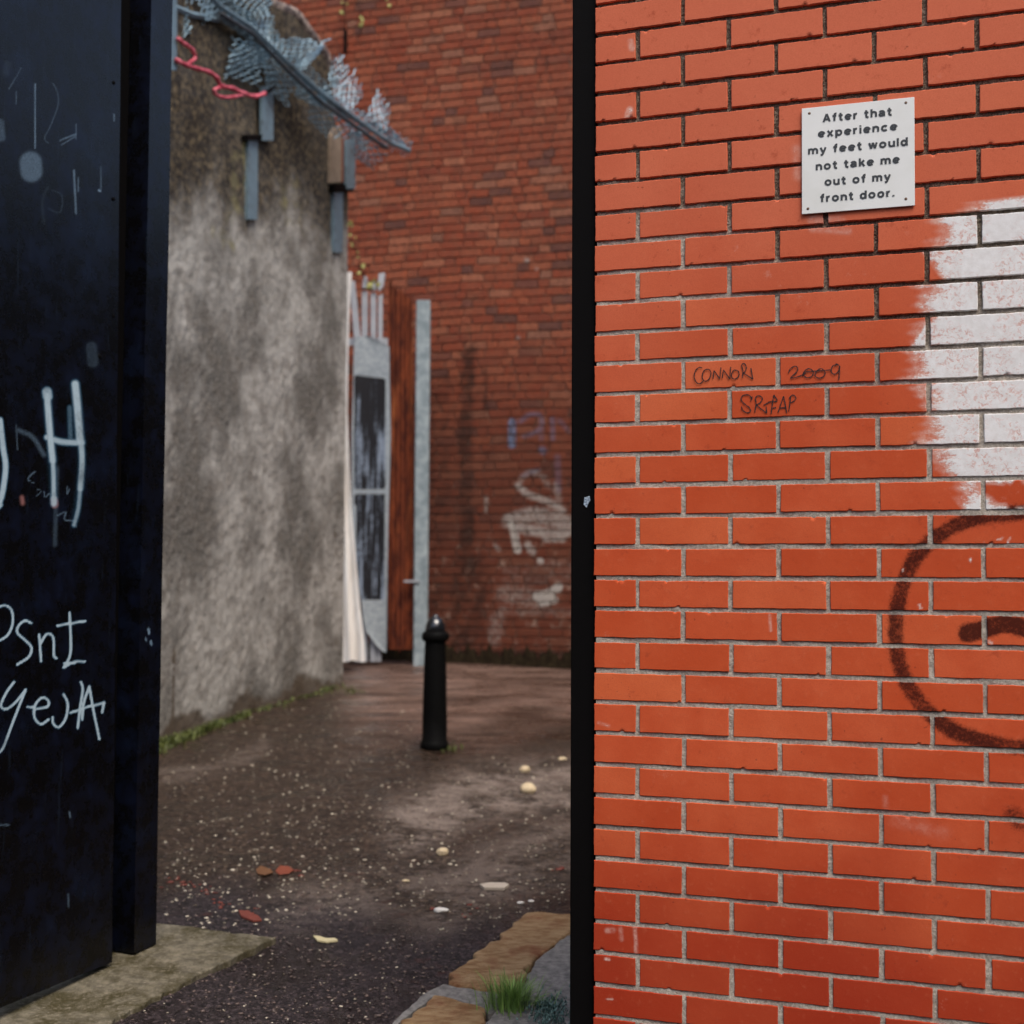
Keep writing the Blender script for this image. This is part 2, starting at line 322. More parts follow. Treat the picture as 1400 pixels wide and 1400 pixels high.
def arc(cx, cy, rx, ry, a0, a1, n=22): return [(cx+rx*math.cos(math.radians(a)), cy+ry*math.sin(math.radians(a))) for a in np.linspace(a0, a1, n)]
def arch(x): return [(x, .5)]+arc(x+.325, .56, .325, .32, 180, 0, 14)+[(x+.65, 0)]
GLY = {'o': (1., [arc(.5, .5, .37, .385, 0, 360, 30)]), 'e': (.98, [[(.13, .49), (.86, .49)], arc(.5, .5, .37, .385, 0, 318, 26)]), 'c': (.95, [arc(.5, .5, .37, .385, 42, 318, 24)]),
       'a': (.94, [arc(.44, .62, .32, .26, 165, 0, 12)+[(.76, 0)], [(.76, .54), (.42, .5)]+arc(.36, .3, .25, .19, 100, 270, 12)+[(.5, .12), (.76, .3)]]),
       'n': (.9, [[(.13, 0), (.13, 1)], arch(.13)]), 'm': (1.42, [[(.13, 0), (.13, 1)], [(.13, .5)]+arc(.42, .58, .29, .3, 180, 0, 12)+[(.71, 0)], [(.71, .5)]+arc(1., .58, .29, .3, 180, 0, 12)+[(1.29, 0)]]),
       'h': (.9, [[(.13, 0), (.13, 1.38)], arch(.13)]), 'u': (.9, [[(.78, 0), (.78, 1)], [(.13, 1)]+arc(.455, .44, .325, .32, 180, 360, 14)]),
       'r': (.6, [[(.13, 0), (.13, 1)], [(.13, .5)]+arc(.45, .5, .32, .37, 180, 75, 8)]), 't': (.66, [[(.3, 1.3), (.3, .3), (.36, .14), (.48, .1), (.64, .11)], [(.02, .88), (.62, .88)]]),
       'f': (.62, [[(.3, 0), (.3, 1.08), (.36, 1.22), (.48, 1.27), (.62, 1.27)], [(.02, .88), (.58, .88)]]), 'l': (.26, [[(.13, 0), (.13, 1.38)]]), 'i': (.26, [[(.13, 0), (.13, 1)], [(.13, 1.16), (.13, 1.38)]]),
       'd': (.96, [arc(.45, .5, .33, .385, 0, 360, 28), [(.83, 0), (.83, 1.38)]]), 'p': (.96, [arc(.51, .5, .33, .385, 0, 360, 28), [(.13, -.38), (.13, 1)]]), 'k': (.86, [[(.13, 0), (.13, 1.38)], [(.74, 1), (.13, .36)], [(.36, .6), (.78, 0)]]),
       'x': (.9, [[(.1, 1), (.8, 0)], [(.8, 1), (.1, 0)]]), 'y': (.92, [[(.1, 1), (.46, .1)], [(.82, 1), (.44, -.06), (.34, -.24), (.1, -.26)]]), 'w': (1.2, [[(.08, 1), (.34, .02)], [(.34, .02), (.6, 1)], [(.6, 1), (.86, .02)], [(.86, .02), (1.12, 1)]]),
       'A': (1.12, [[(.1, 0), (.56, 1.36)], [(.56, 1.36), (1.02, 0)], [(.26, .42), (.86, .42)]]), '.': (.3, [[(.15, 0), (.15, .26)]]), ' ': (.42, [])}
for i, (txt, x0, x1, yb) in enumerate(LINES):
    adv = sum(GLY[ch][0] for ch in txt)+.27*(len(txt)-1); xa, xb = (x0-118)/(1252-118), (x1-118)/(1252-118); width = (xb-xa)*WX; xh = HZ*.055
    fy = [.150, .290, .443, .598, .750, .902][i]; cx = 0.; mb = MB(); lift = .0040
    for ch in txt:
        for st in GLY[ch][1]:
            P = np.array(st); q = np.column_stack([(-WX/2+xa*WX)+(cx+P[:, 0])/adv*width, HZ/2-fy*HZ+P[:, 1]*xh]); T = np.gradient(q, axis=0); T /= np.linalg.norm(T, axis=1)[:, None]+1e-9
            Nn = np.stack([-T[:, 1], T[:, 0]], 1)*xh*.175; lift += .000012; n_ = len(q)
            W3 = lambda a: cen+a[:, :1]*sx+a[:, 1:]*sz+lift*RN
            mb.add(np.vstack([W3(q-Nn), W3(q+Nn)]), [(k_, k_+1, n_+k_+1, n_+k_) for k_ in range(n_-1)])
        cx += GLY[ch][0]+.27
    mb.build('lettering', M_LET, sg)
m = Mat('rusty_screw'); M_SCR = m.fin(m.mix(m.noise(600, 3), (.05, .03, .02), (.2, .12, .08)), .6, None, .6)
for px, py in ((1106.5, 155), (1238.5, 140.5), (1238.5, 272), (1104.5, 285.5)):
    c = lpt(px, py, .0066); mb = MB(); Vs = [c+.0022*RN*.5]+[c+.0034*(math.cos(t)*RU+math.sin(t)*uz) for t in np.linspace(0, 6.283, 12, endpoint=False)]
    mb.add(Vs+[v-.003*RN for v in Vs[1:]], [(0, i, i % 12+1) for i in range(1, 13)]+[(i, 12+i, 12+i % 12+1, i % 12+1) for i in range(1, 13)]); mb.build('screw', M_SCR, sg)

# ================================================================== black steel post between wall and alley
m = Mat('black_gate_paint'); n = m.noise(45, 5, .7)
M_BLK = m.fin(m.mix(m.ramp(m.noise(14, 6, .75), .62, .8), (.0035, .003, .003), (.007, .007, .012)), m.math('ADD', .5, m.math('MULTIPLY', n, .25)), .06)
m.bump(m.noise(250, 3, .6), .0006, .6)
pb = RW0-.0012*RU-.012*RN
po = thing('steel_post', 'narrow black square steel post against the end of the orange brick wall', 'post', pb)
mb = MB(); mb.box(pb-.0625*RU+np.array([0, 0, .05]), .0625*RU, -.0625*RN, (0, 0, 4.0)); mb.build('post_tube', M_BLK, po, bevel=.004)
mb = MB(); mb.box(pb-.066*RU+.003*RN+np.array([0, 0, 4.052]), .069*RU, -.069*RN, (0, 0, .006)); mb.build('cap', M_BLK, po)
m = Mat('pale_paint_smear'); M_SMR = m.fin(m.mix(m.ramp(m.noise(300, 3), .4, .6), (.12, .17, .24), (.42, .5, .58)), .6)
mb = MB(); q = [(799, 680), (806, 678), (807, 684), (804, 689), (802, 694), (798, 690)]; P = [onplane(x, y, pb+.0012*RN, RN) for x, y in q]; mb.prism(P, -.0008*RN); tag(mb.build('paint_fleck', M_SMR, po), 'pale blue fleck of paint')

# ================================================================== steel gate (left)
g1 = onground(213, 1289, 0.02); g2 = onground(0, 1393, 0.02)
GU = g1-g2; GU[2] = 0; GU /= np.linalg.norm(GU); GN = np.array([GU[1], -GU[0], 0]); G0 = g1.copy(); G0[2] = 0
def gl(t, d=0., z=0.): return G0-GU*t+GN*d+np.array([0, 0, z])
def on_g(px, py, d): return onplane(px, py, G0+GN*d, GN)
def tpos(px, py, d): return -(on_g(px, py, d)-G0)@GU
t_face = tpos(159.5, 650, 0.); t_rec = tpos(196, 600, 0.)
def tf(z): # the sheet hangs slightly out of plumb
    return t_face+(tpos(163.5, 0, 0.)-t_face)*(z-1.9)/1.9*.9
def H_(p): return [(x/2.3333, 450+y/2.3333) for x, y in p]
TAG = [(H_([(150, 210), (160, 340), (168, 420)]), 2.6, 8, .95), (H_([(166, 380), (170, 450), (172, 555)]), 1.8, 6.5, .85), (H_([(172, 540), (172, 556)]), 2.6, 5, .9), (H_([(240, 175), (248, 260), (256, 360)]), 3.2, 8.5, .95), (H_([(256, 340), (262, 420), (256, 510)]), 2.4, 7, .85), (H_([(256, 500), (250, 570), (236, 625)]), 1.6, 6.5, .7), (H_([(150, 345), (200, 360), (262, 362)]), 2.6, 7, .85), (H_([(150, 210), (172, 555)]), 3, 16, .28), (H_([(240, 175), (258, 420), (240, 610)]), 3, 16, .25),
       (H_([(150, 200), (152, 215)]), 5, 5, .8), (H_([(222, 250), (225, 350)]), 2, 7, .5), (H_([(0, 290), (10, 380), (18, 440), (8, 520), (-5, 560)]), 2.5, 4, .9), (H_([(0, 560), (-50, 600), (-110, 520), (-110, 380), (-60, 280), (0, 290)]), 2.5, 4, .9)]
PEN = [H_(p) for p in ([(-5, 885), (20, 882), (38, 900), (40, 940), (25, 975), (0, 992), (-10, 990)], [(100, 938), (80, 930), (60, 945), (55, 968), (80, 992), (100, 1015), (92, 1045), (55, 1070)], [(125, 975), (131, 1060)], [(128, 1005), (150, 972), (170, 985), (172, 1040), (180, 1050)],
       [(183, 946), (272, 931)], [(222, 905), (226, 1000), (222, 1045), (203, 1080)], [(203, 1080), (235, 1062), (270, 1060)], [(205, 1066), (238, 1066)],
       [(45, 1125), (20, 1160), (3, 1200), (20, 1212), (50, 1190), (82, 1150)], [(82, 1150), (58, 1210), (35, 1270), (10, 1335), (-8, 1355)], [(88, 1205), (105, 1206)], [(115, 1212), (150, 1205), (155, 1187), (135, 1175), (112, 1200), (110, 1238), (130, 1260), (155, 1245)],
       [(203, 1165), (216, 1195), (210, 1240), (188, 1270), (170, 1258), (168, 1238)], [(258, 1125), (264, 1150), (256, 1205), (248, 1272)], [(225, 1224), (280, 1205), (332, 1193)], [(285, 1140), (268, 1190), (262, 1245)], [(285, 1140), (297, 1210), (317, 1308)], [(332, 1190), (326, 1222)])]
PENL = [(p, 1.3, 1.5, .95) for p in PEN]
SCU = [([(48, 115), (48, 202)], .5, 1.6, .55), ([(42, 222), (43, 234)], 13, 9, .42), ([(62, 0), (65, 45)], .8, 5, .35), ([(101, 233), (104, 292)], .6, 2.2, .5), ([(107, 243), (107, 262)], .5, 1.6, .4), ([(156, 118), (156, 165)], .5, 1.8, .45), ([(138, 228), (138, 262)], .5, 1.6, .35),
       ([(60, 98), (75, 118), (80, 140), (70, 170), (61, 188), (66, 196)], .4, 1.6, .3), ([(88, 112), (105, 114), (128, 116)], .6, 1.6, .4), ([(82, 192), (104, 183)], .6, 1.6, .45), ([(84, 198), (104, 186)], .5, 1.4, .4), ([(104, 170), (104, 190)], .4, 1.4, .4), ([(14, 34), (33, 65), (30, 90), (12, 122)], .5, 1.8, .3), ([(22, 125), (22, 142)], .4, 1.4, .35),
       ([(66, 255), (58, 275), (60, 305)], .6, 6, .16), ([(72, 260), (85, 268), (82, 290), (66, 285)], .4, 2, .22), ([(125, 475), (127, 495)], 6, 9, .25), ([(128, 0), (133, 45)], .4, 1.6, .25), ([(0, 60), (12, 75), (8, 100)], 3, 12, .16), ([(0, 168), (2, 188)], 4, 5, .3),
       ([(25, 588), (45, 598), (60, 622)], 1.5, 7, .35), ([(22, 580), (24, 615)], .5, 1.6, .35), ([(78, 640), (75, 745)], 1.5, 7, .28), ([(95, 1110), (96, 1118)], .6, 1.5, .5), ([(165, 1168), (168, 1178)], 1.6, 1.6, .6), ([(203, 860), (204, 866)], 1, 1, 1), ([(206, 877), (207, 881)], 1, 1, 1), ([(199, 872), (200, 876)], .6, 1, .7), ([(93, 1222), (94, 1240)], .8, 1.4, .35), ([(0, 1128), (12, 1128)], 1, 1.6, .35), ([(135, 260), (136, 261)], 1, 1.2, .8),
       ([(40, 650), (48, 645), (38, 655), (46, 660)], .5, 1, .45), ([(50, 668), (56, 672), (50, 678)], .5, 1, .4), ([(60, 672), (62, 680), (68, 674), (70, 684)], .5, 1, .45), ([(92, 665), (92, 676), (95, 668)], .5, 1, .45), ([(78, 705), (90, 700), (88, 710), (100, 712), (104, 720)], .6, 1.2, .5), ([(168, 40), (172, 55)], 1.6, 1.5, .9), ([(174, 62), (188, 92)], 1.6, 2, .7), ([(182, 66), (190, 78)], .8, 1.4, .6)]
PINK = [([(30, 680), (31, 688)], 1, 7.5, .6), ([(74, 684), (75, 690)], 2.5, 5, .8)]
def gate_attr(V):
    x, y = proj(V); return np.stack([np.maximum(strokes(x, y, TAG), strokes(x, y, PENL)), strokes(x, y, SCU), strokes(x, y, PINK), np.ones(len(x))], 1)
def gate_panel(mb, t0, t1, z0, z1, d, step=.005):
    us = np.linspace(t1, t0, max(2, int((t1-t0)/step))); zs = np.linspace(z0, z1, max(2, int((z1-z0)/step))); UU, VV = np.meshgrid(us, zs)
    dd = d+.0012*np.sin(UU*9+VV*3)*np.sin(VV*5)
    if t0 > .2: UU = UU+(np.array([tf(z) for z in VV.ravel()]).reshape(VV.shape)-t_face)
    V = G0+(-UU.ravel())[:, None]*GU+VV.ravel()[:, None]*np.array([0, 0, 1.])+dd.ravel()[:, None]*GN
    mb.grid(V, len(us), len(zs), gate_attr(V))
m = Mat('dark_gate_paint'); w, s_, pk = m.attr('paint'); n = m.noise(12, 6, .75); nf = m.noise(240, 4, .7)
c = m.mix(m.ramp(n, .4, .75), (.002, .0018, .002), (.004, .006, .017))
c = m.mix(m.math('MULTIPLY', m.ramp(m.math('ADD', s_, m.math('MULTIPLY', m.math('SUBTRACT', nf, .5), m.math('MULTIPLY', s_, 1.6))), .05, .9), .8), c, (.20, .30, .40))
c = m.mix(m.math('MULTIPLY', m.ramp(pk, .1, 1), .8), c, (.5, .22, .2))
wv = m.ramp(m.math('ADD', w, m.math('MULTIPLY', m.math('SUBTRACT', nf, .5), m.math('MULTIPLY', w, .5))), .10, 1.1)
c = m.mix(wv, c, m.mix(m.ramp(w, .25, .98), (.06, .20, .33), (.44, .56, .62)))
sk = m.math('MULTIPLY', m.ramp(m.noise(60, 4, .6, m.sc_(1, 1, .06)), .6, .75), .25); c = m.mix(sk, c, (.02, .032, .055)); c = m.mix(m.math('MULTIPLY', m.ramp(m.noise(3.5, 5, .7), .5, .72), .6), c, (.006, .011, .028))
m.bump(m.math('ADD', m.noise(300, 3, .6), m.math('MULTIPLY', m.ramp(m.vor(75), .0, .16, 1, 0), 1.5)), .0005, .8)
M_GATE = m.fin(c, m.math('ADD', .16, m.math('MULTIPLY', n, .24)), .3)
gate = thing('steel_gate', 'tall dark steel gate with white graffiti letters, standing open at left edge', 'gate', G0)
Z0g, ZT = .27, 4.1
mb = MB(); gate_panel(mb, t_face, t_face+1.1, Z0g, 3.1, 0.); mb.prism([gl(t_face+1.1, -.0035, Z0g), gl(tf(Z0g), -.0035, Z0g), gl(tf(ZT), -.0035, ZT), gl(t_face+1.1, -.0035, ZT)], -GN*.04); mb.prism([gl(t_face+1.1, 0, 3.1), gl(tf(3.1), 0, 3.1), gl(tf(ZT), 0, ZT), gl(t_face+1.1, 0, ZT)], -GN*.003)
mb.build('face_sheet', M_GATE, gate, attr=True)
mb = MB(); mb.box(gl(t_face+.06, -.11, Z0g), GU*(t_face+.06-t_rec-.002), GN*.02, (0, 0, ZT-Z0g)); mb.build('hinge_gap_plate', M_BLK, gate)
mb = MB(); gate_panel(mb, 0, t_rec, Z0g, 3.1, .0); mb.box(gl(t_rec, -.001, Z0g), GU*t_rec, -GN*.11, (0, 0, ZT-Z0g)); mb.build('stile', M_GATE, gate, attr=True)
for y in (113, 272, 432):
    c = on_g(156, y, .002); mb = MB(); r = .0065
    Vs = [c+.002*GN]+[c+r*(math.cos(t)*GU+math.sin(t)*uz) for t in np.linspace(0, 6.283, 12, endpoint=False)]
    mb.add(Vs+[v-.003*GN for v in Vs[1:]], [(0, i % 12+1, i) for i in range(1, 13)]+[(i, i % 12+1, 12+i % 12+1, 12+i) for i in range(1, 13)]); mb.build('rivet', M_BLK, gate)
c = on_g(137, 487, .002); mb = MB(); Vs = [c+.002*GN]+[c+.0075*(math.cos(t)*GU+math.sin(t)*uz) for t in np.linspace(0, 6.283, 12, endpoint=False)]
mb.add(Vs+[v-.003*GN for v in Vs[1:]], [(0, i % 12+1, i) for i in range(1, 13)]+[(i, i % 12+1, 12+i % 12+1, 12+i) for i in range(1, 13)]); mb.build('rivet', M_BLK, gate)

# ================================================================== ground
def in_poly(x, y, poly):
    poly = np.asarray(poly); inside = np.zeros(len(x), bool); j = len(poly)-1
    for i in range(len(poly)):
        xi, yi, xj, yj = *poly[i], *poly[j]
        c = ((yi > y) != (yj > y)) & (x < (xj-xi)*(y-yi)/(yj-yi+1e-12)+xi); inside ^= c; j = i
    return inside
xs = np.unique(np.concatenate([-np.geomspace(3.2, 120, 14), np.arange(-3.2, 2.2, .03), np.geomspace(2.2, 120, 14)]))
ys = np.unique(np.concatenate([-np.geomspace(.5, 120, 14), np.arange(-.5, 3.2, .2), np.arange(3.2, 8, .022), np.arange(8, 14, .05), np.geomspace(14, 140, 10)]))
XX, YY = np.meshgrid(xs, ys); x, y = XX.ravel(), YY.ravel()
def und(x, y): return .006*np.sin(x*2.1+y*1.3)+.005*np.sin(x*3.7-y*2.3+1)+.0025*np.sin(x*9+y*7)
z = gz(x, y)+np.where((y > 3) & (y < 14), und(x, y), 0)-.004
V = np.stack([x, y, z], 1); vis = (y > 3) & (y < 14) & (abs(x) < 4)
px = np.zeros(len(x)); py = np.zeros(len(x)); a, b = proj(V[vis]); px[vis] = a; py[vis] = b
# R: dirt over asphalt, G: pale gritty patch, B: reddish far paving
jj = 12*np.sin(x*4.1+y*1.7)+9*np.sin(x*9.3-y*4.1)
Rr = np.clip((1262+.06*(px-450)+jj*1.2-py)/45, 0, 1)*vis
Gg = strokes(px, py, [([(560, 1130), (640, 1090), (700, 1080), (790, 1075)], 22, 45, .9), ([(600, 1230), (700, 1180), (790, 1150)], 22, 60, .55), ([(400, 1240), (560, 1215), (700, 1205)], 16, 36, .45), ([(490, 940), (600, 945)], 8, 28, .4), ([(225, 1060), (300, 1050), (360, 1020)], 6, 14, .4)])*vis
Bb = np.clip((1045-py-.1*(px-500)+jj)/60, 0, 1)*np.clip((px-450)/60, 0, 1)*vis
mb = MB(); mb.grid(V, len(xs), len(ys), np.stack([Rr, Gg, Bb, 1+0*Rr], 1))
m = Mat('wet_rough_asphalt'); R_, G_, B_ = m.attr('paint')
n1 = m.noise(3.2, 5, .65); n2 = m.noise(28, 5, .7); n3 = m.noise(170, 3, .7); vr = m.vor(85); vr2 = m.vor(34)
tar = m.mix(m.ramp(n2, .3, .7), (.006, .005, .0055), (.034, .026, .028))
sc1 = m.t.nodes.new('ShaderNodeSeparateColor'); m.t.links.new(m.vor(120, out='Color'), sc1.inputs[0]); ch = m.math('POWER', sc1.outputs[0], 3.2)
sc2 = m.t.nodes.new('ShaderNodeSeparateColor'); m.t.links.new(m.vor(70, out='Color'), sc2.inputs[0]); ch2 = m.math('POWER', sc2.outputs[0], 4)
tar = m.mix(m.math('MULTIPLY', ch, .75), tar, (.15, .12, .13)); tar = m.mix(m.ramp(m.noise(8, 4, .7), .5, .7, 0, .6), tar, (.006, .005, .006))
dirt = m.mix(m.ramp(n2, .3, .7), (.010, .006, .004), (.048, .029, .018))
dirt = m.mix(m.math('MULTIPLY', ch2, .8), dirt, (.20, .145, .10)); dirt = m.mix(m.math('MULTIPLY', ch, .35), dirt, (.14, .10, .08)); dirt = m.mix(m.ramp(m.noise(9, 5, .75), .5, .72, 0, .7), dirt, (.010, .006, .004))
c = m.mix(R_, tar, dirt); c = m.mix(m.math('MULTIPLY', m.ramp(n3, .62, .72), .45), c, (.30, .24, .20)); c = m.mix(m.math('MULTIPLY', m.ramp(n1, .52, .7), .7), c, (.016, .010, .007))
c = m.mix(m.math('MULTIPLY', G_, m.ramp(m.math('ADD', m.noise(18, 6, .8), m.math('MULTIPLY', n1, .9)), .78, 1.12)), c, m.mix(n3, (.16, .125, .105), (.62, .53, .46)))
c = m.mix(m.math('MULTIPLY', B_, .75), c, m.mix(m.ramp(m.noise(4, 4, .7, m.sc_(.35, 2.2, 1)), .35, .68), (.085, .048, .034), (.42, .28, .225)))
red = m.math('MULTIPLY', m.ramp(m.noise(6, 3, .6), .62, .7), m.ramp(n2, .45, .6)); c = m.mix(m.math('MULTIPLY', red, .5), c, (.09, .025, .015))
rgh = m.math('ADD', m.ramp(n1, .38, .62, .6, .16), m.math('MULTIPLY', G_, .3))
m.bump(m.math('ADD', m.math('MULTIPLY', n3, .35), m.math('ADD', m.ramp(vr, 0, .35, .6, 0), m.ramp(vr2, 0, .25, .5, 0))), .011, 1.)
c = m.mix(1., c, (.62, .58, .56), 'MULTIPLY'); M_GND = m.fin(c, rgh, .26)
gr = mb.build('ground', M_GND, attr=True, smooth=True); tag(gr, kind='structure')
# loose gravel and grit
def gpt(px, py, dz=0.):
    p = onground(px, py, dz); p[2] += float(und(p[0], p[1]))-.004; return p
def scatter(n, poly, s0, s1, mb, sq=.6):
    P = np.array(poly, float); lo, hi_ = P.min(0), P.max(0); k = 0
    while k < n:
        q = RNG.uniform(lo, hi_)
        if not in_poly(np.array([q[0]]), np.array([q[1]]), P)[0]: continue
        # density in world space: thin out far rows
        c = gpt(q[0], q[1]); r = RNG.uniform(s0, s1)*RNG.uniform(.6, 1)
        mb.pebble(c+np.array([0, 0, r*.15]), r, sq*RNG.uniform(.6, 1.1), RNG.uniform(1, 1.7)); k += 1
def pebmat(name, a, b, rough=.6):
    m = Mat(name); g = m.t.nodes.new('ShaderNodeNewGeometry').outputs['Random Per Island']
    c = m.mix(g, a, b); c = m.mix(m.ramp(m.noise(120, 3), .5, .8, 0, .4), c, (.05, .04, .03)); return m.fin(c, rough, .4)
M_PALE = pebmat('pale_grit', (.09, .07, .045), (.66, .58, .45)); M_DKG = pebmat('dark_grit', (.03, .022, .02), (.14, .10, .085), .4)
mb = MB()
scatter(950, [(225, 1060), (330, 985), (470, 945), (560, 960), (590, 1100), (600, 1240), (225, 1270)], .002, .0095, mb)
scatter(150, [(225, 1250), (770, 1180), (770, 1245), (600, 1340), (545, 1400), (160, 1400)], .0025, .006, mb)
scatter(260, [(600, 1030), (775, 1030), (775, 1240), (600, 1280)], .003, .009, mb)
tag(mb.build('grit', M_PALE, smooth=True), 'pale stone grit sprinkled over the wet alley floor', 'gravel', kind='stuff')
mb = MB()
scatter(2600, [(225, 1080), (470, 950), (775, 1000), (775, 1240), (600, 1340), (545, 1400), (160, 1400), (225, 1300)], .003, .0085, mb)
tag(mb.build('gravel', M_DKG, smooth=True), 'dark brown chippings bedded in the alley floor', 'gravel', kind='stuff')
# single stones and litter
def stone(px, py, rpx, label, name='stone', mat=None, el=1.3, sq=.6, rot=0., cat='stone', grp=None):
    c = gpt(px, py); r = rpx/FPX*c[1]; mb = MB(); mb.pebble(c+np.array([0, 0, r*sq*.55]), r, sq, el, rot, 2)
    o = mb.build(name, mat, smooth=False, loc=c); tag(o, label, cat, grp)
    b = o.modifiers.new('sub', 'SUBSURF'); b.levels = 1; b.render_levels = 1; return o
m = Mat('cream_stone'); M_CRM = m.fin(m.mix(m.noise(60, 4), (.42, .31, .17), (.66, .54, .36)), .7); m.bump(m.noise(90, 4), .002)
m = Mat('white_pebble'); M_WHT = m.fin(m.mix(m.noise(80, 3), (.6, .56, .5), (.75, .72, .68)), .6)
stone(722, 1082, 9.5, 'largest cream stone lying on the alley floor right of the bollard', mat=M_CRM, el=1.25, sq=.95)
stone(718, 1054, 6.5, 'small cream stone just beyond the largest cream stone', mat=M_CRM, sq=.95, el=1.15)
stone(769, 1038, 5, 'brownish stone half hidden beside the black steel post', mat=M_CRM)
stone(605, 1168, 7, 'angular cream stone in the middle of the alley floor', mat=M_CRM, sq=.9, el=1.4, rot=.5)
stone(603, 1247, 7.5, 'smooth white oval pebble near the orange kerb stones', 'pebble', M_WHT, 1.45, .5, cat='pebble')
stone(712, 1236, 3.6, 'left one of two small white pebbles above the orange kerb stone', 'pebble', M_WHT, 1.5, .6, cat='pebble')
stone(726, 1234, 3.2, 'right one of two small white pebbles above the orange kerb stone', 'pebble', M_WHT, 1.4, .6, cat='pebble')
stone(555, 1203, 4, 'small yellowish pebble left of the angular cream stone', 'pebble', M_CRM, 1.4, .6, cat='pebble')
def flat(pts, name, label, cat, mat, h=.006, curl=0.):
    P = [gpt(x, y)+np.array([0, 0, .002+curl*abs(math.sin(i*1.3))]) for i, (x, y) in enumerate(pts)]; c = sum(P)/len(P); mb = MB(); mb.prism(P, (0, 0, h))
    return tag(mb.build(name, mat, loc=c, bevel=.001), label, cat)
m = Mat('weathered_wood'); M_CHIP = m.fin(m.mix(m.noise(60, 4, .6, m.sc_(.2, 1, 1)), (.34, .27, .2), (.55, .48, .4)), .8)
flat([(656, 1213), (668, 1211.5), (690, 1212.5), (696, 1215), (690, 1219), (662, 1218)], 'stick', 'short pale flat stick on the ground above the orange kerb', 'stick', M_CHIP, .012)
m = Mat('pale_splinter'); M_SPL = m.fin(m.mix(m.noise(80, 4), (.5, .42, .22), (.62, .55, .34)), .7)
flat([(428, 1279), (438, 1280), (445, 1283), (458, 1283), (462, 1286), (447, 1288), (434, 1286)], 'wood_chip', 'pale yellow splinter of wood near the concrete strip', 'wood chip', M_SPL, .007)
m = Mat('orange_leaf'); M_LF = m.fin(m.mix(m.noise(70, 4), (.12, .025, .012), (.26, .06, .025)), .6)
flat([(376, 1188), (383, 1183), (394, 1183), (402, 1188), (395, 1193), (382, 1193)], 'leaf', 'bright orange-red fallen leaf, right one of two lying together', 'leaf', M_LF, .002, .006)
m = Mat('brown_leaf'); M_LB = m.fin(m.mix(m.noise(70, 4), (.08, .03, .01), (.18, .08, .03)), .6)
flat([(350, 1186), (357, 1183), (370, 1187), (374, 1191), (362, 1195), (352, 1192)], 'leaf', 'brown fallen leaf, left one of two lying together', 'leaf', M_LB, .002, .006)
m = Mat('red_shard'); M_RS = m.fin(m.mix(m.noise(50, 4), (.10, .02, .012), (.20, .045, .028)), .6)
flat([(326, 1243), (338, 1244), (352, 1250), (358, 1256), (346, 1257), (330, 1251)], 'brick_shard', 'dull red brick fragment left of centre on the wet floor', 'brick fragment', M_RS, .008)
M_RS2 = M_RS
mb = MB()
for (a, b) in ((255, 1207), (240, 1201), (283, 1213), (290, 1217), (228, 1208), (268, 1210), (310, 1236), (300, 1228), (640, 1252), (590, 1246), (648, 1240), (760, 1190), (765, 1193), (345, 1241), (362, 1188), (410, 1191)):
    for _ in range(4):
        c = gpt(a+random.uniform(-9, 9), b+random.uniform(-4, 4)); mb.pebble(c+np.array([0, 0, .002]), random.uniform(.004, .011), .4, 1.6)
tag(mb.build('brick_crumbs', M_RS, smooth=True), 'red brick crumbs trodden into the wet floor', 'brick crumbs', kind='stuff')
m = Mat('yellow_leaf'); M_YL = m.fin((.5, .27, .1), .6)
flat([(156, 1315), (162, 1311), (170, 1311), (166, 1316)], 'leaf', 'tiny yellowish leaf lying on the concrete strip under the dark gate', 'leaf', M_YL, .002, .003)

# concrete strip left, stone kerb right, concrete right
def slab(px_poly, h, name, label, cat, mat, jag=.004, step=.03, bev=.008, drop=.12):
    P = [onground(x, y, h)[:2] for x, y in px_poly]; out = []
    for i in range(len(P)):
        a, b = P[i], P[(i+1) % len(P)]; L = np.linalg.norm(b-a); n = max(1, int(L/step)); d = (b-a)/L; nn = np.array([-d[1], d[0]])
        for k in range(n): out.append(a+(b-a)*k/n+nn*(jag*RNG.normal() if k else 0))
    V = [np.array([p[0], p[1], gz(p[0], p[1])+h]) for p in out]; mb = MB(); mb.prism([v-np.array([0, 0, drop]) for v in V], (0, 0, drop))
    c = sum(V)/len(V); o = mb.build(name, mat, loc=c, bevel=bev); return tag(o, label, cat)
m = Mat('mossy_concrete'); a = m.mix(m.ramp(m.noise(20, 5, .7), .3, .7), (.07, .06, .04), (.19, .165, .115))
a = m.mix(m.ramp(m.noise(4, 6, .75), .42, .60), a, (.045, .036, .012)); a = m.mix(m.ramp(m.noise(60, 4, .75), .5, .75, 0, .6), a, (.30, .26, .20)); a = m.mix(m.ramp(m.vor(60), 0, .12, .8, 0), a, (.05, .04, .03)); m.bump(m.noise(120, 4, .7), .002); M_CON = m.fin(a, .75, .35)
tag(slab([(100, 1262), (218, 1262), (262, 1266), (300, 1272), (378, 1281), (330, 1303), (262, 1338), (200, 1370), (140, 1403), (60, 1450), (-60, 1530), (-160, 1500), (-160, 1380)], .012, 'concrete_strip', 'mossy concrete threshold strip below the open dark gate', 'concrete strip', M_CON, .005, bev=.004))
m = Mat('orange_stained_sandstone'); v_ = m.sc_(1, 2.2, 1)
a = m.mix(m.ramp(m.noise(14, 6, .75, v_), .35, .68), (.24, .125, .05), (.46, .31, .165)); a = m.mix(m.ramp(m.noise(5, 4, .6), .5, .72), a, (.20, .055, .02)); a = m.mix(m.ramp(m.noise(55, 4, .7, v_), .6, .75, 0, .7), a, (.10, .05, .02))
m.bump(m.noise(35, 6, .8, v_), .014); M_STN = m.fin(a, .6, .35)
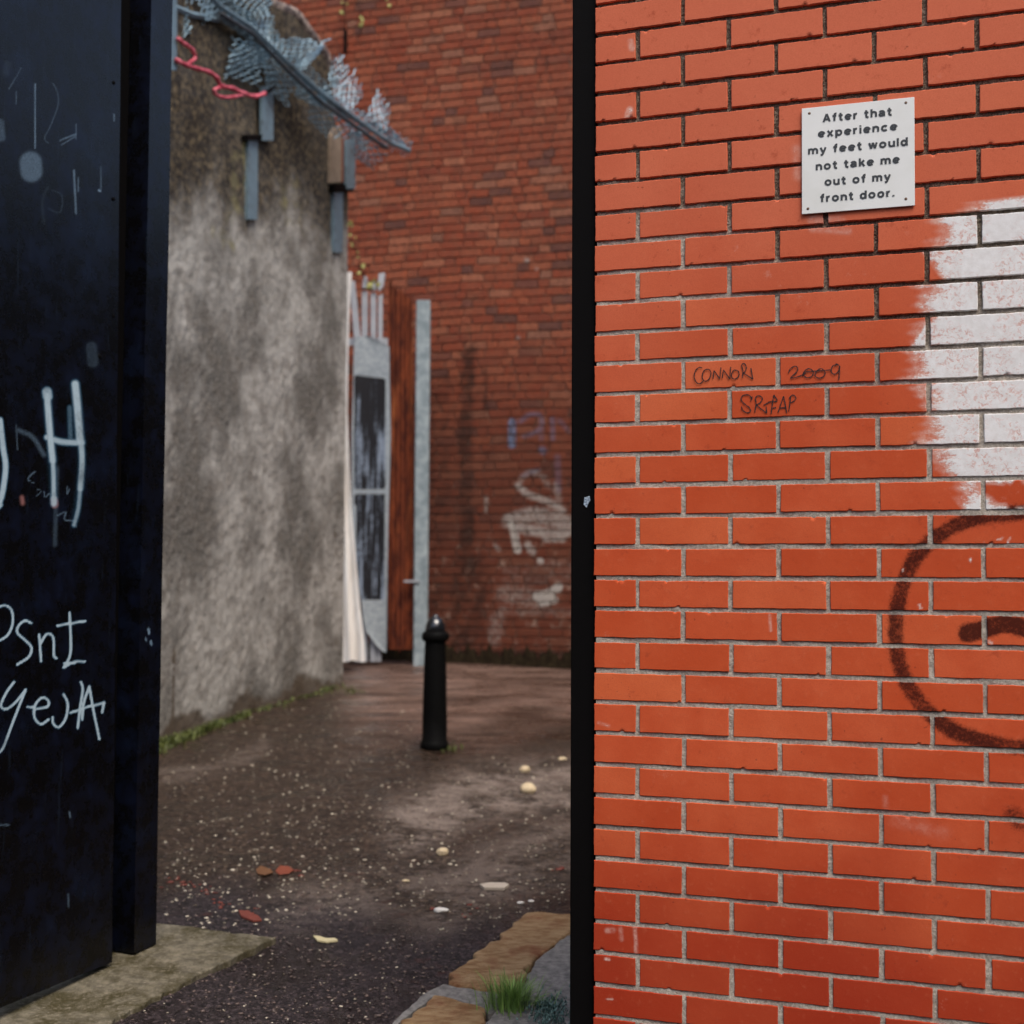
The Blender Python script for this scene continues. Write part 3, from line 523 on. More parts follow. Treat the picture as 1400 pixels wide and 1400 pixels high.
slab([(720, 1247), (745, 1246), (790, 1249), (850, 1256), (774, 1277), (728, 1312), (700, 1352), (655, 1350), (612, 1341), (640, 1312), (690, 1272)], .02, 'kerb_stone', 'far ochre-stained sandstone kerb block beside the black steel post', 'kerb stone', M_STN, .008)
slab([(592, 1359), (620, 1364), (650, 1372), (664, 1384), (640, 1420), (600, 1480), (470, 1480), (550, 1400)], .018, 'kerb_stone', 'near ochre-stained sandstone kerb block at the bottom edge, beside the grass tuft', 'kerb stone', M_STN, .008)
m = Mat('grey_mortar_bed'); a = m.mix(m.ramp(m.noise(40, 5, .7), .3, .7), (.09, .085, .08), (.24, .225, .21)); m.bump(m.noise(90, 5, .7), .004); M_GM = m.fin(a, .75)
slab([(580, 1358), (606, 1345), (655, 1352), (712, 1352), (700, 1375), (668, 1386), (652, 1374), (622, 1366), (594, 1361), (540, 1402), (535, 1400)], .008, 'mortar_bed', 'cracked grey mortar between the two ochre kerb stones', 'mortar', M_GM, .002, bev=.003)
slab([(774, 1279), (852, 1258), (960, 1290), (960, 1520), (660, 1520), (648, 1422), (672, 1388), (714, 1352), (731, 1314)], .014, 'concrete_footing', 'grey concrete footing at the foot of the black steel post', 'concrete footing', M_GM, .005, bev=.006)

# ================================================================== left rendered wall
L1 = onground(218, 1010); L2 = onground(468.5, 932); LU = L2-L1; LU[2] = 0; LEN = np.linalg.norm(LU); LU /= LEN; LN = np.array([LU[1], -LU[0], 0])
if LN@(CAM-L1) < 0: LN = -LN
def on_l(px, py, d=0.): return onplane(px, py, L1+LN*d, LN)
def lcoord(P): return (np.asarray(P)-L1)@LU
lw = thing('rendered_wall', 'tall stained grey roughcast wall along the left of the alley', 'wall', (L1[0], L1[1], gz(0, L1[1])))
prof = [(235, -140), (300, -90), (345, -35), (366, 4), (385, 14), (402, 22), (416, 40), (432, 62), (446, 84), (455, 118), (458, 172), (471, 176)]
pt = [(lcoord(on_l(x, y)), on_l(x, y)[2]) for x, y in prof]
pu = np.array([-3.2]+[p[0] for p in pt]+[LEN]); pz = np.array([pt[0][1]+.3]+[p[1] for p in pt]+[pt[-1][1]]); pu[-1] = LEN
o_ = np.argsort(pu, kind='stable'); pu, pz = pu[o_], pz[o_]
us = np.unique(np.concatenate([np.linspace(-3.2, -.1, 12), np.arange(-.1, LEN, .022), [LEN]])); nv = 230
def bot(u): q = L1+LU*u; return gz(q[0], q[1])-.06
V = []; A = []
topz = np.interp(us, pu, pz); botz = np.array([bot(u) for u in us])
for i in range(nv):
    f = i/(nv-1); zz = botz+(topz-botz)*f
    V.append(L1[None, :2]+us[:, None]*LU[:2])
    V[-1] = np.column_stack([V[-1], zz])
V = np.vstack(V); rn = RNG.normal(size=len(V))*.0035+.006*np.sin(V[:, 1]*3+V[:, 2]*2.1)*np.sin(V[:, 2]*4.3)
u_ = (V-np.array([L1[0], L1[1], 0]))@LU; rn[u_ > LEN-.03] *= .3
V = V+rn[:, None]*LN
x, y = proj(V)
alg = np.clip((362-y+22*np.sin(x*.06)+.16*(x-235))/150, 0, 1)      # algae-black upper courses
rust = strokes(x, y, [([(462, 790), (458, 880)], 1, 16, .45), ([(458, 560), (460, 760)], 2, 12, .35), ([(238, 885), (236, 990)], .8, 1.6, 1.)])
foot = np.clip((y-(1005-(x-218)*.30)+30+10*np.sin(x*.08))/32, 0, 1)*(x > 190)
yel = strokes(x, y, [([(322, 215), (322, 260), (318, 300)], 2, 26, .62), ([(334, 195), (336, 290)], 2, 8, .8), ([(300, 320), (315, 330)], 8, 22, .5), ([(395, 250), (400, 300)], 10, 25, .45)])
mb = MB(); mb.grid(V, len(us), nv, np.stack([alg, np.maximum(foot, rust), yel, 1+0*yel], 1))
# back, end and top
back = V.reshape(nv, len(us), 3)-LN*.26
mb.grid(back.reshape(-1, 3)[:, :], len(us), nv, None, flip=True)
Vr = V.reshape(nv, len(us), 3); e = np.stack([Vr[:, -1], back[:, -1]], 1); mb.grid(e.reshape(-1, 3), 2, nv); tp = np.stack([Vr[-1], back[-1]], 0); mb.grid(tp.reshape(-1, 3), len(us), 2)
m = Mat('stained_roughcast'); A_, F_, Y_ = m.attr('paint'); n1 = m.noise(1.5, 4, .6, m.sc_(1, 1, .7)); n2 = m.noise(9, 4, .6); n3 = m.noise(70, 4, .7); n0 = m.noise(5, 5, .62)
c = m.mix(m.ramp(n1, .39, .60), (.105, .096, .083), (.37, .35, .315))
c = m.mix(m.ramp(n2, .40, .70, 0, .6), c, (.12, .10, .08)); c = m.mix(m.ramp(n3, .45, .72, 0, .5), c, (.50, .47, .42))
al = m.ramp(m.math('ADD', A_, m.math('MULTIPLY', m.math('SUBTRACT', n0, .5), 1.1)), .12, .95)
c = m.mix(m.math('MULTIPLY', al, .9), c, m.mix(m.ramp(m.noise(22, 5, .75), .42, .68), (.012, .008, .007), (.15, .11, .06)))
c = m.mix(m.ramp(m.math('ADD', Y_, m.math('MULTIPLY', m.math('SUBTRACT', n2, .5), 1.8)), .35, 1.05, 0, .6), c, (.28, .25, .11))
c = m.mix(m.ramp(m.math('ADD', F_, m.math('MULTIPLY', m.math('SUBTRACT', n2, .5), 1.)), .3, .8, 0, .8), c, m.mix(n3, (.035, .022, .014), (.10, .065, .035)))
m.bump(m.math('ADD', m.math('MULTIPLY', n3, .6), m.noise(26, 4, .6)), .006); M_RND = m.fin(c, .95, .2)
mb.build('render_coat', M_RND, lw, attr=True, smooth=True)
m = Mat('broken_coping'); M_COP = m.fin(m.mix(m.ramp(m.noise(20, 4), .4, .65), (.06, .045, .045), (.36, .28, .23)), .9)
mb = MB(); q = [on_l(x, y, -.10)+np.array([0, 0, .01]) for x, y in prof[2:10]]; mb.tube(spline(q, 4), .055, 8); mb.build('coping', M_COP, lw, smooth=True)
# broken brick stub on the wall end
m = Mat('buff_stub'); M_BUF = m.fin(m.mix(m.noise(16, 5), (.12, .085, .06), (.33, .25, .18)), .9); m = Mat('orange_stub'); M_OST = m.fin(m.mix(m.noise(16, 5), (.14, .035, .015), (.28, .075, .035)), .9)
mb = MB(); q = [on_l(*p, .035) for p in ((453, 186), (457, 176), (467, 172), (467, 249), (452, 250))]; mb.prism(q, -LN*.03); mb.build('render_patch', M_BUF, lw)
mb = MB(); q = [on_l(*p, .03) for p in ((467.5, 176), (475, 178), (475, 250), (467.5, 249))]; mb.prism(q, -LN*.2); mb.build('exposed_brick', M_OST, lw)

# brackets on the wall
m = Mat('galvanised_steel'); n = m.noise(14, 5, .6); M_GAL = m.fin(m.mix(m.ramp(m.noise(5, 5, .7), .45, .75), m.mix(n, (.11, .17, .21), (.22, .31, .36)), (.08, .07, .07)), .55, .5, .35)
def bar_px(mb, x0, x1, y0, y1, d, th, conv):
    a, b, c, e = conv(x0, y1, d), conv(x1, y1, d), conv(x1, y0, d), conv(x0, y0, d); mb.prism([a, b, c, e], -LN*th)
def bracket(label, lower, plate, upper, grp='cranked steel brackets on the left wall'):
    c = on_l((lower[0]+lower[1])/2, lower[3], .05); t = thing('steel_bracket', label, 'bracket', c, grp)
    mb = MB(); bar_px(mb, *lower, .03, .03, on_l); mb.build('lower_bar', M_GAL, t)
    mb = MB(); bar_px(mb, *plate, .06, .06, on_l); mb.build('step_plate', M_BLK, t)
    mb = MB(); bar_px(mb, *upper, .065, .025, on_l); mb.build('upper_bar', M_GAL, t); return t
bracket('cranked galvanised bracket on the stained wall under the pink cable', (339.5, 352.5, 190, 300), (338, 375, 184, 191), (359, 374, 118, 192))
bracket('cranked galvanised bracket on the far end of the stained wall', (457, 469, 263, 345), (458, 484, 252, 261), (474, 486, 190, 258))
c = on_l(236, 96, .31); t = thing('steel_bracket', 'galvanised upright beside the dark gate at the top of the picture', 'bracket', c, 'cranked steel brackets on the left wall')
mb = MB(); bar_px(mb, 229, 242, -60, 96, .31, .05, on_l); mb.build('upper_bar', M_GAL, t)

# torn expanded metal on a bent rail
def sp(px, py, off=0.): return atdepth(px, py, 8.7+(px-235)/323*2.7+off)
tm = thing('wire_mesh', 'torn crumpled expanded metal mesh hanging from a bent rail above the wall', 'wire mesh', sp(400, 100))
m = Mat('grey_blue_mesh'); M_MSH = m.fin(m.mix(m.noise(6, 4), (.15, .24, .30), (.34, .48, .56)), .5, .5, .2)
m = Mat('shaded_rail_steel'); M_DRK = m.fin(m.mix(m.noise(12, 4), (.012, .013, .018), (.06, .07, .08)), .6)
mb = MB(); mb.tube([sp(x, y, -.05) for x, y in ((268, -30), (300, 8), (345, 38), (392, 84), (440, 128), (500, 172), (535, 196), (560, 206))], .02, 5); mb.build('rail', M_GAL, tm)
mb = MB(); mb.tube([sp(x, y, -.09) for x, y in ((300, 18), (345, 46), (392, 95), (440, 140), (500, 183), (530, 203))], .017, 5); mb.build('rail_underside_shade', M_DRK, tm)  # shaded underside of the rail, put in as a separate dark bar
mb = MB(); mb.tube([sp(x, y, .0) for x, y in ((233, 8), (262, 20), (300, 27), (350, 34))], .022, 5); mb.build('cross_bar', M_GAL, tm)
mb = MB(); mb.tube([sp(x, y, .0) for x, y in ((290, 20), (330, 42), (362, 55))], .02, 5); mb.build('cross_bar', M_GAL, tm)
def patch(q, n, m_, wob=.035, r=.0064):
    a, b, c, d = (np.array(t, float) for t in q); mb = MB(); off = random.uniform(-.05, .05); ph = random.random()*6
    n = max(4, int((np.linalg.norm(a-d)+np.linalg.norm(b-c))/2/5.2)); m_ = max(6, int((np.linalg.norm(a-b)+np.linalg.norm(d-c))/2/5.5))
    for i in range(n+1):
        v = (i+.5)/(n+1); pts = []; e0, e1 = -random.uniform(0, .12), 1+random.uniform(-.12, .16)
        for j in range(m_+1):
            u = e0+(e1-e0)*j/m_; vv = v+(.36/(n+1))*(1 if (j+i) % 2 else -1)
            p = (1-vv)*((1-u)*a+u*b)+vv*((1-u)*d+u*c); pts.append(sp(p[0], p[1], off+wob*math.sin(ph+3*u+2*v)))
        mb.tube(pts, r*random.uniform(.8, 1.15), 3, cap=False)
    mb.build('mesh_panel', M_MSH, tm)
RAILP = [(268, -30), (300, 8), (345, 38), (392, 84), (440, 128), (500, 172), (535, 196), (560, 206)]
for i_, (a_, b_) in enumerate(zip(RAILP[:-1], RAILP[1:])):
    a_, b_ = np.array(a_, float), np.array(b_, float); d_ = (b_-a_)/np.linalg.norm(b_-a_); n_ = np.array([d_[1], -d_[0]]); w1, w2 = random.uniform(16, 30)*(1-i_*.08), random.uniform(16, 28)*(1-i_*.08); sk_ = random.uniform(-.6, .6)
    q_ = [a_+n_*w1+d_*sk_*w1, b_+n_*w1*.8+d_*(sk_*w1+4), b_-n_*w2-d_*sk_*w2, a_-n_*w2*.9-d_*sk_*w2]
    patch([tuple(t_) for t_ in (q_ if i_ % 2 else q_[1:]+q_[:1])], 0, 0, r=.0055, wob=.02)
patch([(233, -25), (250, -25), (262, 45), (235, 62)], 4, 12); patch([(250, -20), (300, -25), (290, 22), (262, 50)], 9, 12); patch([(300, -25), (372, -22), (368, 22), (342, 34)], 11, 12)
patch([(345, 34), (368, 15), (382, 55), (372, 72)], 5, 8); patch([(322, 50), (372, 66), (366, 80), (310, 108)], 10, 12); patch([(330, 60), (376, 70), (350, 118), (308, 104)], 12, 12)
patch([(372, 60), (402, 50), (446, 58), (398, 88)], 7, 12); patch([(398, 88), (440, 62), (436, 74), (415, 96)], 4, 7); patch([(362, 84), (400, 108), (395, 150), (366, 122)], 9, 12)
patch([(376, 78), (420, 112), (425, 122), (372, 110)], 7, 9); patch([(448, 108), (458, 72), (478, 90), (468, 140)], 6, 11); patch([(458, 128), (482, 98), (498, 130), (480, 152)], 7, 9)
patch([(425, 128), (466, 148), (450, 192), (424, 166)], 9, 12); patch([(466, 150), (502, 172), (490, 188), (460, 190)], 9, 10); patch([(478, 180), (492, 178), (510, 232), (488, 218)], 6, 14)
patch([(490, 180), (532, 198), (512, 226), (492, 206)], 8, 10); patch([(490, 150), (515, 158), (530, 186), (505, 174)], 8, 9); patch([(500, 158), (514, 126), (534, 150), (528, 184)], 7, 10); patch([(528, 168), (548, 190), (560, 206), (530, 196)], 6, 8)
patch([(408, 118), (445, 136), (440, 150), (404, 132)], 6, 9); patch([(440, 118), (476, 150), (470, 164), (436, 134)], 6, 9)

# pink cable
m = Mat('pink_plastic'); M_PNK = m.fin(m.mix(m.ramp(m.noise(14, 4), .4, .7), (.34, .03, .05), (.72, .16, .20)), .45, .5)
pc = thing('pink_cable', 'bright pink plastic cable looped across the top of the stained wall', 'cable', on_l(300, 115, .3))
def cab(pts, r, mat, nm='strand'):
    P_ = spline([on_l(x, y, .33) for x, y in pts], 5); mb = MB(); mb.tube(P_, r*(1+.16*np.sin(np.arange(len(P_))*1.3)+.1*RNG.random(len(P_))), 8); return mb.build(nm, mat, pc, smooth=True)
cab([(243, 53), (252, 60), (262, 67), (267, 78), (262, 84), (256, 88)], .013, M_PNK); cab([(241, 82), (252, 88), (266, 93), (284, 98), (296, 106), (302, 117), (318, 121), (334, 128), (348, 132), (362, 128)], .015, M_PNK)
cab([(302, 119), (292, 124), (300, 132), (316, 133), (334, 129)], .012, M_PNK); cab([(362, 128), (368, 124), (376, 118)], .012, M_BLK, 'black_end')

# ================================================================== back brick wall
BY = .30; B0 = atdepth(680, 800, 12.95); B0[2] = 0; BU = np.array([math.cos(BY), -math.sin(BY), 0]); BN = np.array([-math.sin(BY), -math.cos(BY), 0])
BSP = [([(640, 480), (637, 640), (646, 860)], 6, 20, .9), ([(664, 505), (664, 560)], 2, 12, .9), ([(663, 560), (662, 700)], 2, 10, .5), ([(600, 520), (600, 880)], 12, 40, .6), ([(640, 780), (640, 890)], 20, 40, .8), ([(560, 892), (790, 900)], 6, 14, 1.), ([(700, 430), (640, 450), (600, 470)], 5, 30, .35), ([(650, 560), (700, 700), (690, 780)], 6, 36, .4)]
BWH = [([(697, 712), (730, 704), (780, 716)], 9, 10, .55), ([(700, 716), (704, 735), (708, 752)], 3.5, 4, .95), ([(710, 722), (760, 730), (780, 725)], 6, 9, .6), ([(745, 737), (770, 738)], 2.5, 5, .6), ([(722, 745), (728, 754)], 4, 5, .6), ([(708, 664), (722, 676), (745, 684), (770, 698)], 3, 6, .6), ([(712, 655), (724, 646), (740, 650), (750, 665)], 3, 6, .42), ([(760, 664), (765, 690)], 4, 8, .45),
        ([(733, 815), (748, 812), (764, 803)], 4, 4, 1.), ([(740, 823), (757, 820)], 4, 4, 1.), ([(690, 812), (735, 820)], 10, 20, .4), ([(680, 845), (676, 875)], 8, 14, .4), ([(665, 680), (664, 700)], 1.5, 4, .5), ([(676, 744), (682, 752)], 2, 4, .5), ([(738, 766), (740, 767)], 3, 2, .8), ([(700, 790), (770, 780)], 14, 26, .3), ([(685, 835), (790, 838)], 5, 10, .35), ([(655, 740), (690, 800)], 8, 30, .18), ([(660, 215), (680, 220)], 2, 3, 0), ([(719, 355), (721, 356)], 2, 3, .6), ([(733, 368), (735, 368)], 1.5, 3, .5), ([(708, 461), (709, 462)], 1.5, 3, .6)]
BBL = [([(700, 577), (700, 608)], 3.6, 3.5, .95), ([(712, 576), (724, 567), (738, 568), (741, 582), (730, 592), (716, 596)], 2, 4, .5), ([(755, 572), (756, 600)], 2, 4, .5), ([(765, 575), (778, 590)], 2, 5, .4), ([(741, 615), (743, 617)], 4, 3, .6), ([(762, 625), (764, 670)], 3, 5, .4), ([(740, 575), (740, 600)], 2, 5, .4), ([(715, 650), (735, 642)], 2, 5, .4)]
def back_attr(u, v, V, rnd):
    x, y = proj(V); return np.stack([np.maximum(strokes(x, y, BWH), 0), strokes(x, y, BSP), strokes(x, y, BBL), np.full(len(x), rnd)], 1)
bw = thing('brick_wall', 'high old dark red brick wall closing the far end of the alley', 'brick wall', (B0[0], B0[1], gz(0, B0[1])))
rows = []; z = .62; k = 0
while z < 8.3:
    us_ = []; u = -3.4+random.uniform(0, .12); kk = random.randint(0, 2)
    while u < 3.2:
        L = .225 if kk % 3 else .108; us_.append((u, u+L+random.uniform(-.004, .004))); u += L+.0095; kk += 1
    rows.append((z, z+.0765, us_)); z += .086; k += 1
mb = MB(); brick_rows(mb, B0, BU, BN, rows, .02, (-1.75, .85, .6, 7.4), .022, edge_j=.0032, bev=.006, attrf=back_attr, wob=.012, chip=.4)
b_ = mb.build('bricks', None or M_CORE, bw, attr=True)
m = Mat('old_red_brick'); m.m.name = 'old_red_brick'
at = m.t.nodes.new('ShaderNodeAttribute'); at.attribute_name = 'paint'; w, g_, bl = m.attr('paint'); rnd = at.outputs['Alpha']
def step3(f, stops):
    n = m.t.nodes.new('ShaderNodeValToRGB'); m.put(n.inputs[0], f); cr = n.color_ramp; cr.interpolation = 'LINEAR'
    while len(cr.elements) < len(stops): cr.elements.new(.5)
    for e, (p, c) in zip(cr.elements, stops): e.position = p; e.color = (*c, 1)
    return n.outputs[0]
c = step3(rnd, [(0., (.085, .04, .034)), (.07, (.13, .06, .05)), (.11, (.30, .065, .028)), (.3, (.36, .07, .027)), (.5, (.25, .048, .022)), (.62, (.44, .115, .05)), (.8, (.32, .075, .033)), (.92, (.48, .17, .09)), (1., (.30, .14, .09))])
n1 = m.noise(6, 5, .65); n2 = m.noise(35, 5, .7)
c = m.mix(m.ramp(n2, .3, .7, 0, .7), c, (.13, .036, .022)); c = m.mix(m.ramp(m.noise(14, 5, .75, m.sc_(1, 1, 3.2)), .42, .7, 0, .7), c, (.20, .075, .045)); c = m.mix(m.ramp(m.noise(22, 4, .7, m.sc_(1, 1, 2.5)), .56, .75, 0, .5), c, (.50, .20, .11)); c = m.mix(m.ramp(n1, .5, .75, 0, .5), c, (.20, .09, .05)); c = m.mix(m.ramp(m.noise(4, 6, .8), .52, .7, 0, .55), c, (.07, .028, .018)); c = m.mix(1., c, (.88, .86, .84), 'MULTIPLY'); c = m.mix(m.ramp(m.noise(80, 3), .6, .75, 0, .35), c, (.5, .25, .16))
lowz = m.ramp(m.math('ADD', m.xyz()[2], m.math('MULTIPLY', m.math('SUBTRACT', n1, .5), 1.6)), 3.6, 1.6, 0, .75); c = m.mix(lowz, c, (.085, .024, .012))
eff = m.math('MULTIPLY', m.ramp(m.noise(9, 6, .75), .55, .68, 0, .55), m.ramp(m.xyz()[2], 1.6, .9)); c = m.mix(eff, c, (.42, .30, .23))
c = m.mix(m.ramp(m.math('ADD', g_, m.math('MULTIPLY', m.math('SUBTRACT', m.noise(7, 6, .8), .5), 2.6)), .35, 1.2, 0, .85), c, (.025, .011, .007))
c = m.mix(m.ramp(m.math('ADD', w, m.math('MULTIPLY', m.math('SUBTRACT', n2, .5), .9)), .2, .85, 0, .85), c, (.40, .37, .33))
c = m.mix(m.ramp(bl, .1, .9, 0, .6), c, (.10, .18, .30))
m.bump(m.math('ADD', n2, m.noise(120, 3)), .006); M_OLD = m.fin(c, .88, .25); b_.data.materials[0] = M_OLD
mb = MB(); mb.box(B0-3.5*BU-.014*BN+np.array([0, 0, .5]), 6.8*BU, -.3*BN, (0, 0, 7.82))
m = Mat('sooty_mortar'); mm = m.fin(m.mix(m.ramp(m.noise(30, 5, .7), .35, .7), (.05, .03, .022), (.17, .10, .07)), .95); mb.build('mortar', mm, bw)
mb = MB(); mb.box(B0-3.52*BU+.03*BN+np.array([0, 0, 8.322]), 6.84*BU, -.36*BN, (0, 0, .09)); mb.build('coping', M_CAP, bw, bevel=.01)
# black drips / soot on wall marks at the top : small iron stay
mb = MB(); c0 = onplane(471, 60, B0+.05*BN, BN); t = thing('iron_stay', 'small dark iron stay fixed high on the far brick wall', 'iron stay', c0)
mb.box(c0-np.array([0, 0, .1]), BU*.03, BN*.03, (0, 0, .24)); mb.build('stay_bar', M_BLK, t)

# ================================================================== fence pieces at the alley end
def at_e(px, py, off=0.): return atdepth(px, py, 12.62+off)
EN = np.array([0, -1., 0])
def plate(poly, th, off=0.):
    mb = MB(); mb.prism([at_e(x, y, off) for x, y in poly], (0, th, 0)); return mb
# white sheet
m = Mat('dirty_white_plastic'); M_WPL = m.fin(m.mix(m.ramp(m.noise(4, 4, .6, m.sc_(3, 1, .4)), .35, .7), (.66, .61, .55), (.85, .82, .77)), .6, .4)
le = [(465, y) for y in (372, 420, 480, 560, 640, 700, 760, 820, 870, 904)]; re = [481, 478, 476, 475, 477.5, 480.5, 486, 491, 497, 499]
mb = MB(); us = np.linspace(0, 1, 9); V = []
for (xl, y), xr in zip(le, re):
    for u in us: V.append(at_e(xl+(xr-xl)*u, y+(1.5*math.sin(u*9) if y > 890 else 0), -.35+.03*math.sin(u*12)*((y-360)/540)))
mb.grid(V, 9, len(le), flip=True); V2 = [p+np.array([0, .012, 0]) for p in V]; mb.grid(V2, 9, len(le))
o = mb.build('plastic_sheet', M_WPL, loc=at_e(484, 904, -.35), smooth=True); tag(o, 'dirty white plastic sheet hanging behind the far end of the stained wall', 'plastic sheet')
# palisade
pf = thing('palisade_fence', 'row of pale galvanised palisade bars rising behind the black painted panel', 'fence', at_e(500, 905, .05))
m = Mat('pale_galvanised'); M_PGL = m.fin(m.mix(m.noise(9, 5), (.26, .27, .29), (.46, .47, .49)), .5, .5, .2)
for poly in (((478, 385), (485, 384), (493, 465), (492, 905), (485, 905), (484, 465)), ((494.5, 398), (502.5, 398), (502, 905), (494, 905)), ((506.5, 400), (514, 400), (514, 905), (506, 905)), ((517, 404), (523, 402), (521, 905), (515, 905))):
    plate(poly, .03, .05).build('pale', M_PGL, pf, bevel=.004)
for poly in (((497, 378), (501.5, 378), (502.5, 394), (495, 394)), ((509, 386), (513, 385), (514, 397), (507, 397)), ((518, 374), (526.5, 373), (524, 392), (518, 399), (516, 392))):
    plate(poly, .03, .02).build('pale_tip', M_PGL, pf, bevel=.004)
mb = plate(((470, 462), (530, 462), (530, 472), (470, 472)), .04, .09); mb.build('rail', M_PGL, pf)
# black painted panel
pn = [(484, 466), (489, 459), (500, 458), (514, 464), (532, 473), (532.5, 520), (534, 600), (531, 700), (529, 800), (528, 893), (516, 884), (500, 862), (494, 820), (486, 760), (481, 700), (480.5, 600), (483, 520)]
mb = MB(); gx = np.linspace(478, 536, 60); gy = np.linspace(455, 895, 150); XX, YY = np.meshgrid(gx, gy); X, Y = XX.ravel(), YY.ravel()
ed = np.array([p for p in pn]); 
def row_ext(y):
    xs_ = []
    for i in range(len(ed)):
        a, b = ed[i], ed[(i+1) % len(ed)]
        if (a[1]-y)*(b[1]-y) <= 0 and a[1] != b[1]: xs_.append(a[0]+(b[0]-a[0])*(y-a[1])/(b[1]-a[1]))
    return (min(xs_), max(xs_)) if len(xs_) > 1 else None
V = []; A = []; ny = 120; nx = 26; yy = np.linspace(459.2, 892, ny)
for y in yy:
    e0, e1 = row_ext(y)
    for u in np.linspace(0, 1, nx):
        x = e0+(e1-e0)*u; V.append(at_e(x, y, 0)+np.array([0, .012*math.sin(u*3), 0]))
        a_ = max(0, min(1, (y-(510+(x-486)*.12))/6))*max(0, min(1, (822-y)/5))*max(0, min(1, (x-(486 if y > 690 else 483.5))/2))*max(0, min(1, ((528 if y < 680 else 527)-x)/2.5))
        lt = max(0, min(1, 1.6-abs(y-672)/5)); A.append((a_*(1-.7*lt), max(0, min(1, (600-y)/70)), 0, 1))
mb.grid(V, nx, ny, A, flip=True); mb.grid([v+np.array([0, .018, 0]) for v in V], nx, ny)
m = Mat('daubed_panel'); w, dk, _ = m.attr('paint'); st = m.noise(22, 4, .7, m.sc_(1, 1, .06)); n = m.noise(30, 5, .7); zz = m.xyz()[2]
base = m.mix(m.ramp(n, .3, .7), (.20, .23, .25), (.36, .39, .40)); pk = m.ramp(m.math('ADD', w, m.math('MULTIPLY', m.math('SUBTRACT', n, .5), .4)), .3, .55)
ink = m.mix(m.ramp(m.math('SUBTRACT', m.math('ADD', st, m.math('MULTIPLY', n, .25)), m.math('MULTIPLY', dk, .13)), .57, .74), (.004, .003, .005), (.20, .24, .30)); c = m.mix(pk, base, ink)
M_PAN = m.fin(c, .6, .35); o = mb.build('metal_panel', M_PAN, attr=True, loc=at_e(510, 893)); tag(o, 'grey metal panel daubed with a tall block of black paint, beside rusty sheet', 'metal panel')
# rusty sheet
mb = MB(); V = []; nx = 36
tp_ = [386, 381, 392, 388, 399, 392, 402, 398, 407, 404, 416]
for j in range(2):
    for i in range(nx):
        u = i/(nx-1); x = 531+33*u; y = (np.interp(u, np.linspace(0, 1, 11), tp_) if j else 888)+(3 if j and i % 3 == 0 else 0); V.append(at_e(x, y, .10+.008*math.sin(u*2*math.pi*5)))
mb.grid(V, nx, 2); mb.grid([v+np.array([0, .008, 0]) for v in V], nx, 2, flip=True)
m = Mat('rusty_corrugated_sheet'); st = m.noise(9, 6, .75, m.sc_(1.6, 1, .35)); c = m.mix(m.ramp(st, .38, .66), (.045, .009, .005), (.20, .045, .015)); c = m.mix(m.ramp(m.noise(3, 4, .6, m.sc_(2.5, 1, .3)), .52, .7, 0, .6), c, (.38, .12, .04)); M_RST = m.fin(c, .85, .2)
o = mb.build('rusty_sheet', M_RST, loc=at_e(548, 888, .1)); tag(o, 'rust brown corrugated sheet with a ragged top between black panel and pale post', 'metal sheet')
# pale post
ps = thing('fence_post', 'pale blue-grey square post standing at the end of the rusty sheet', 'post', at_e(574, 892, .02))
m = Mat('blue_grey_concrete'); a = m.mix(m.ramp(m.noise(9, 5, .7), .35, .7), (.16, .20, .215), (.33, .38, .39)); m.bump(m.noise(60, 4), .004); M_PST = m.fin(a, .75)
mb = MB(); a, b = at_e(565, 893, .02), at_e(584, 893, .02); top = at_e(574, 410, .02)[2]; bz = gz(0, 12.6)-.05
mb.box((a[0], a[1], bz), (b[0]-a[0], 0, 0), (0, .12, 0), (0, 0, top-bz)); mb.build('shaft', M_PST, ps, bevel=.012)
mb = MB(); q = at_e(552, 796, .0); mb.box(q, (.15, 0, 0), (0, .02, 0), (0, 0, .02)); mb.build('tie_rod', M_PGL, ps)
# dark kerb of soil at the foot
mb = MB(); V = []; nx = 140
for j, (dy, dz) in enumerate(((-.16, -.01), (-.10, .045), (-.03, .09), (.1, .11))):
    for i in range(nx):
        u = -2.0+3.2*i/(nx-1); p = B0+BU*u+BN*(.0)+np.array([0, dy, 0]); p[2] = gz(p[0], p[1])+1.2*dz*(1+.35*math.sin(i*.7)+.3*math.sin(i*1.9))+RNG.normal()*.004; V.append(p)
mb.grid(V, nx, 4)
m = Mat('dark_soil'); M_SOL = m.fin(m.mix(m.ramp(m.noise(30, 5), .4, .7), (.008, .005, .003), (.022, .016, .008)), .95, .05)
tag(mb.build('soil', M_SOL, smooth=True), 'dark dirt and moss heaped along the foot of the far brick wall', 'soil', kind='stuff')

# ================================================================== bollard
bc = onground(594, 1020); hb = (1020-845)/FPX*bc[1]*1.0
bo = thing('bollard', 'black cast iron bollard standing alone in the middle of the alley', 'bollard', bc)
k = bc[1]/FPX
def bp(l): return [(w/2*k, h*k) for w, h in l]
m = Mat('bollard_paint'); M_BOL = m.fin(m.mix(m.noise(30, 4), (.0028, .0026, .0026), (.005, .005, .005)), m.ramp(m.noise(12, 4), .3, .7, .5, .65), .05); m.bump(m.noise(70, 3), .002)
m = Mat('bollard_cap_paint'); M_BCAP = m.fin((.008, .009, .011), .13, .9)
mb = MB(); mb.lathe(bc, bp([(.1, -8), (39, -8), (39, 3), (37, 6), (34, 8), (33.5, 40), (30, 120), (28.5, 138), (28.5, 141)]), 32); mb.build('shaft', M_BOL, bo, smooth=True)
mb = MB(); mb.lathe(bc, bp([(27, 141), (33, 142), (37, 145), (37, 151), (33, 154), (28, 155.5)]), 32); mb.build('collar', M_BOL, bo, smooth=True)
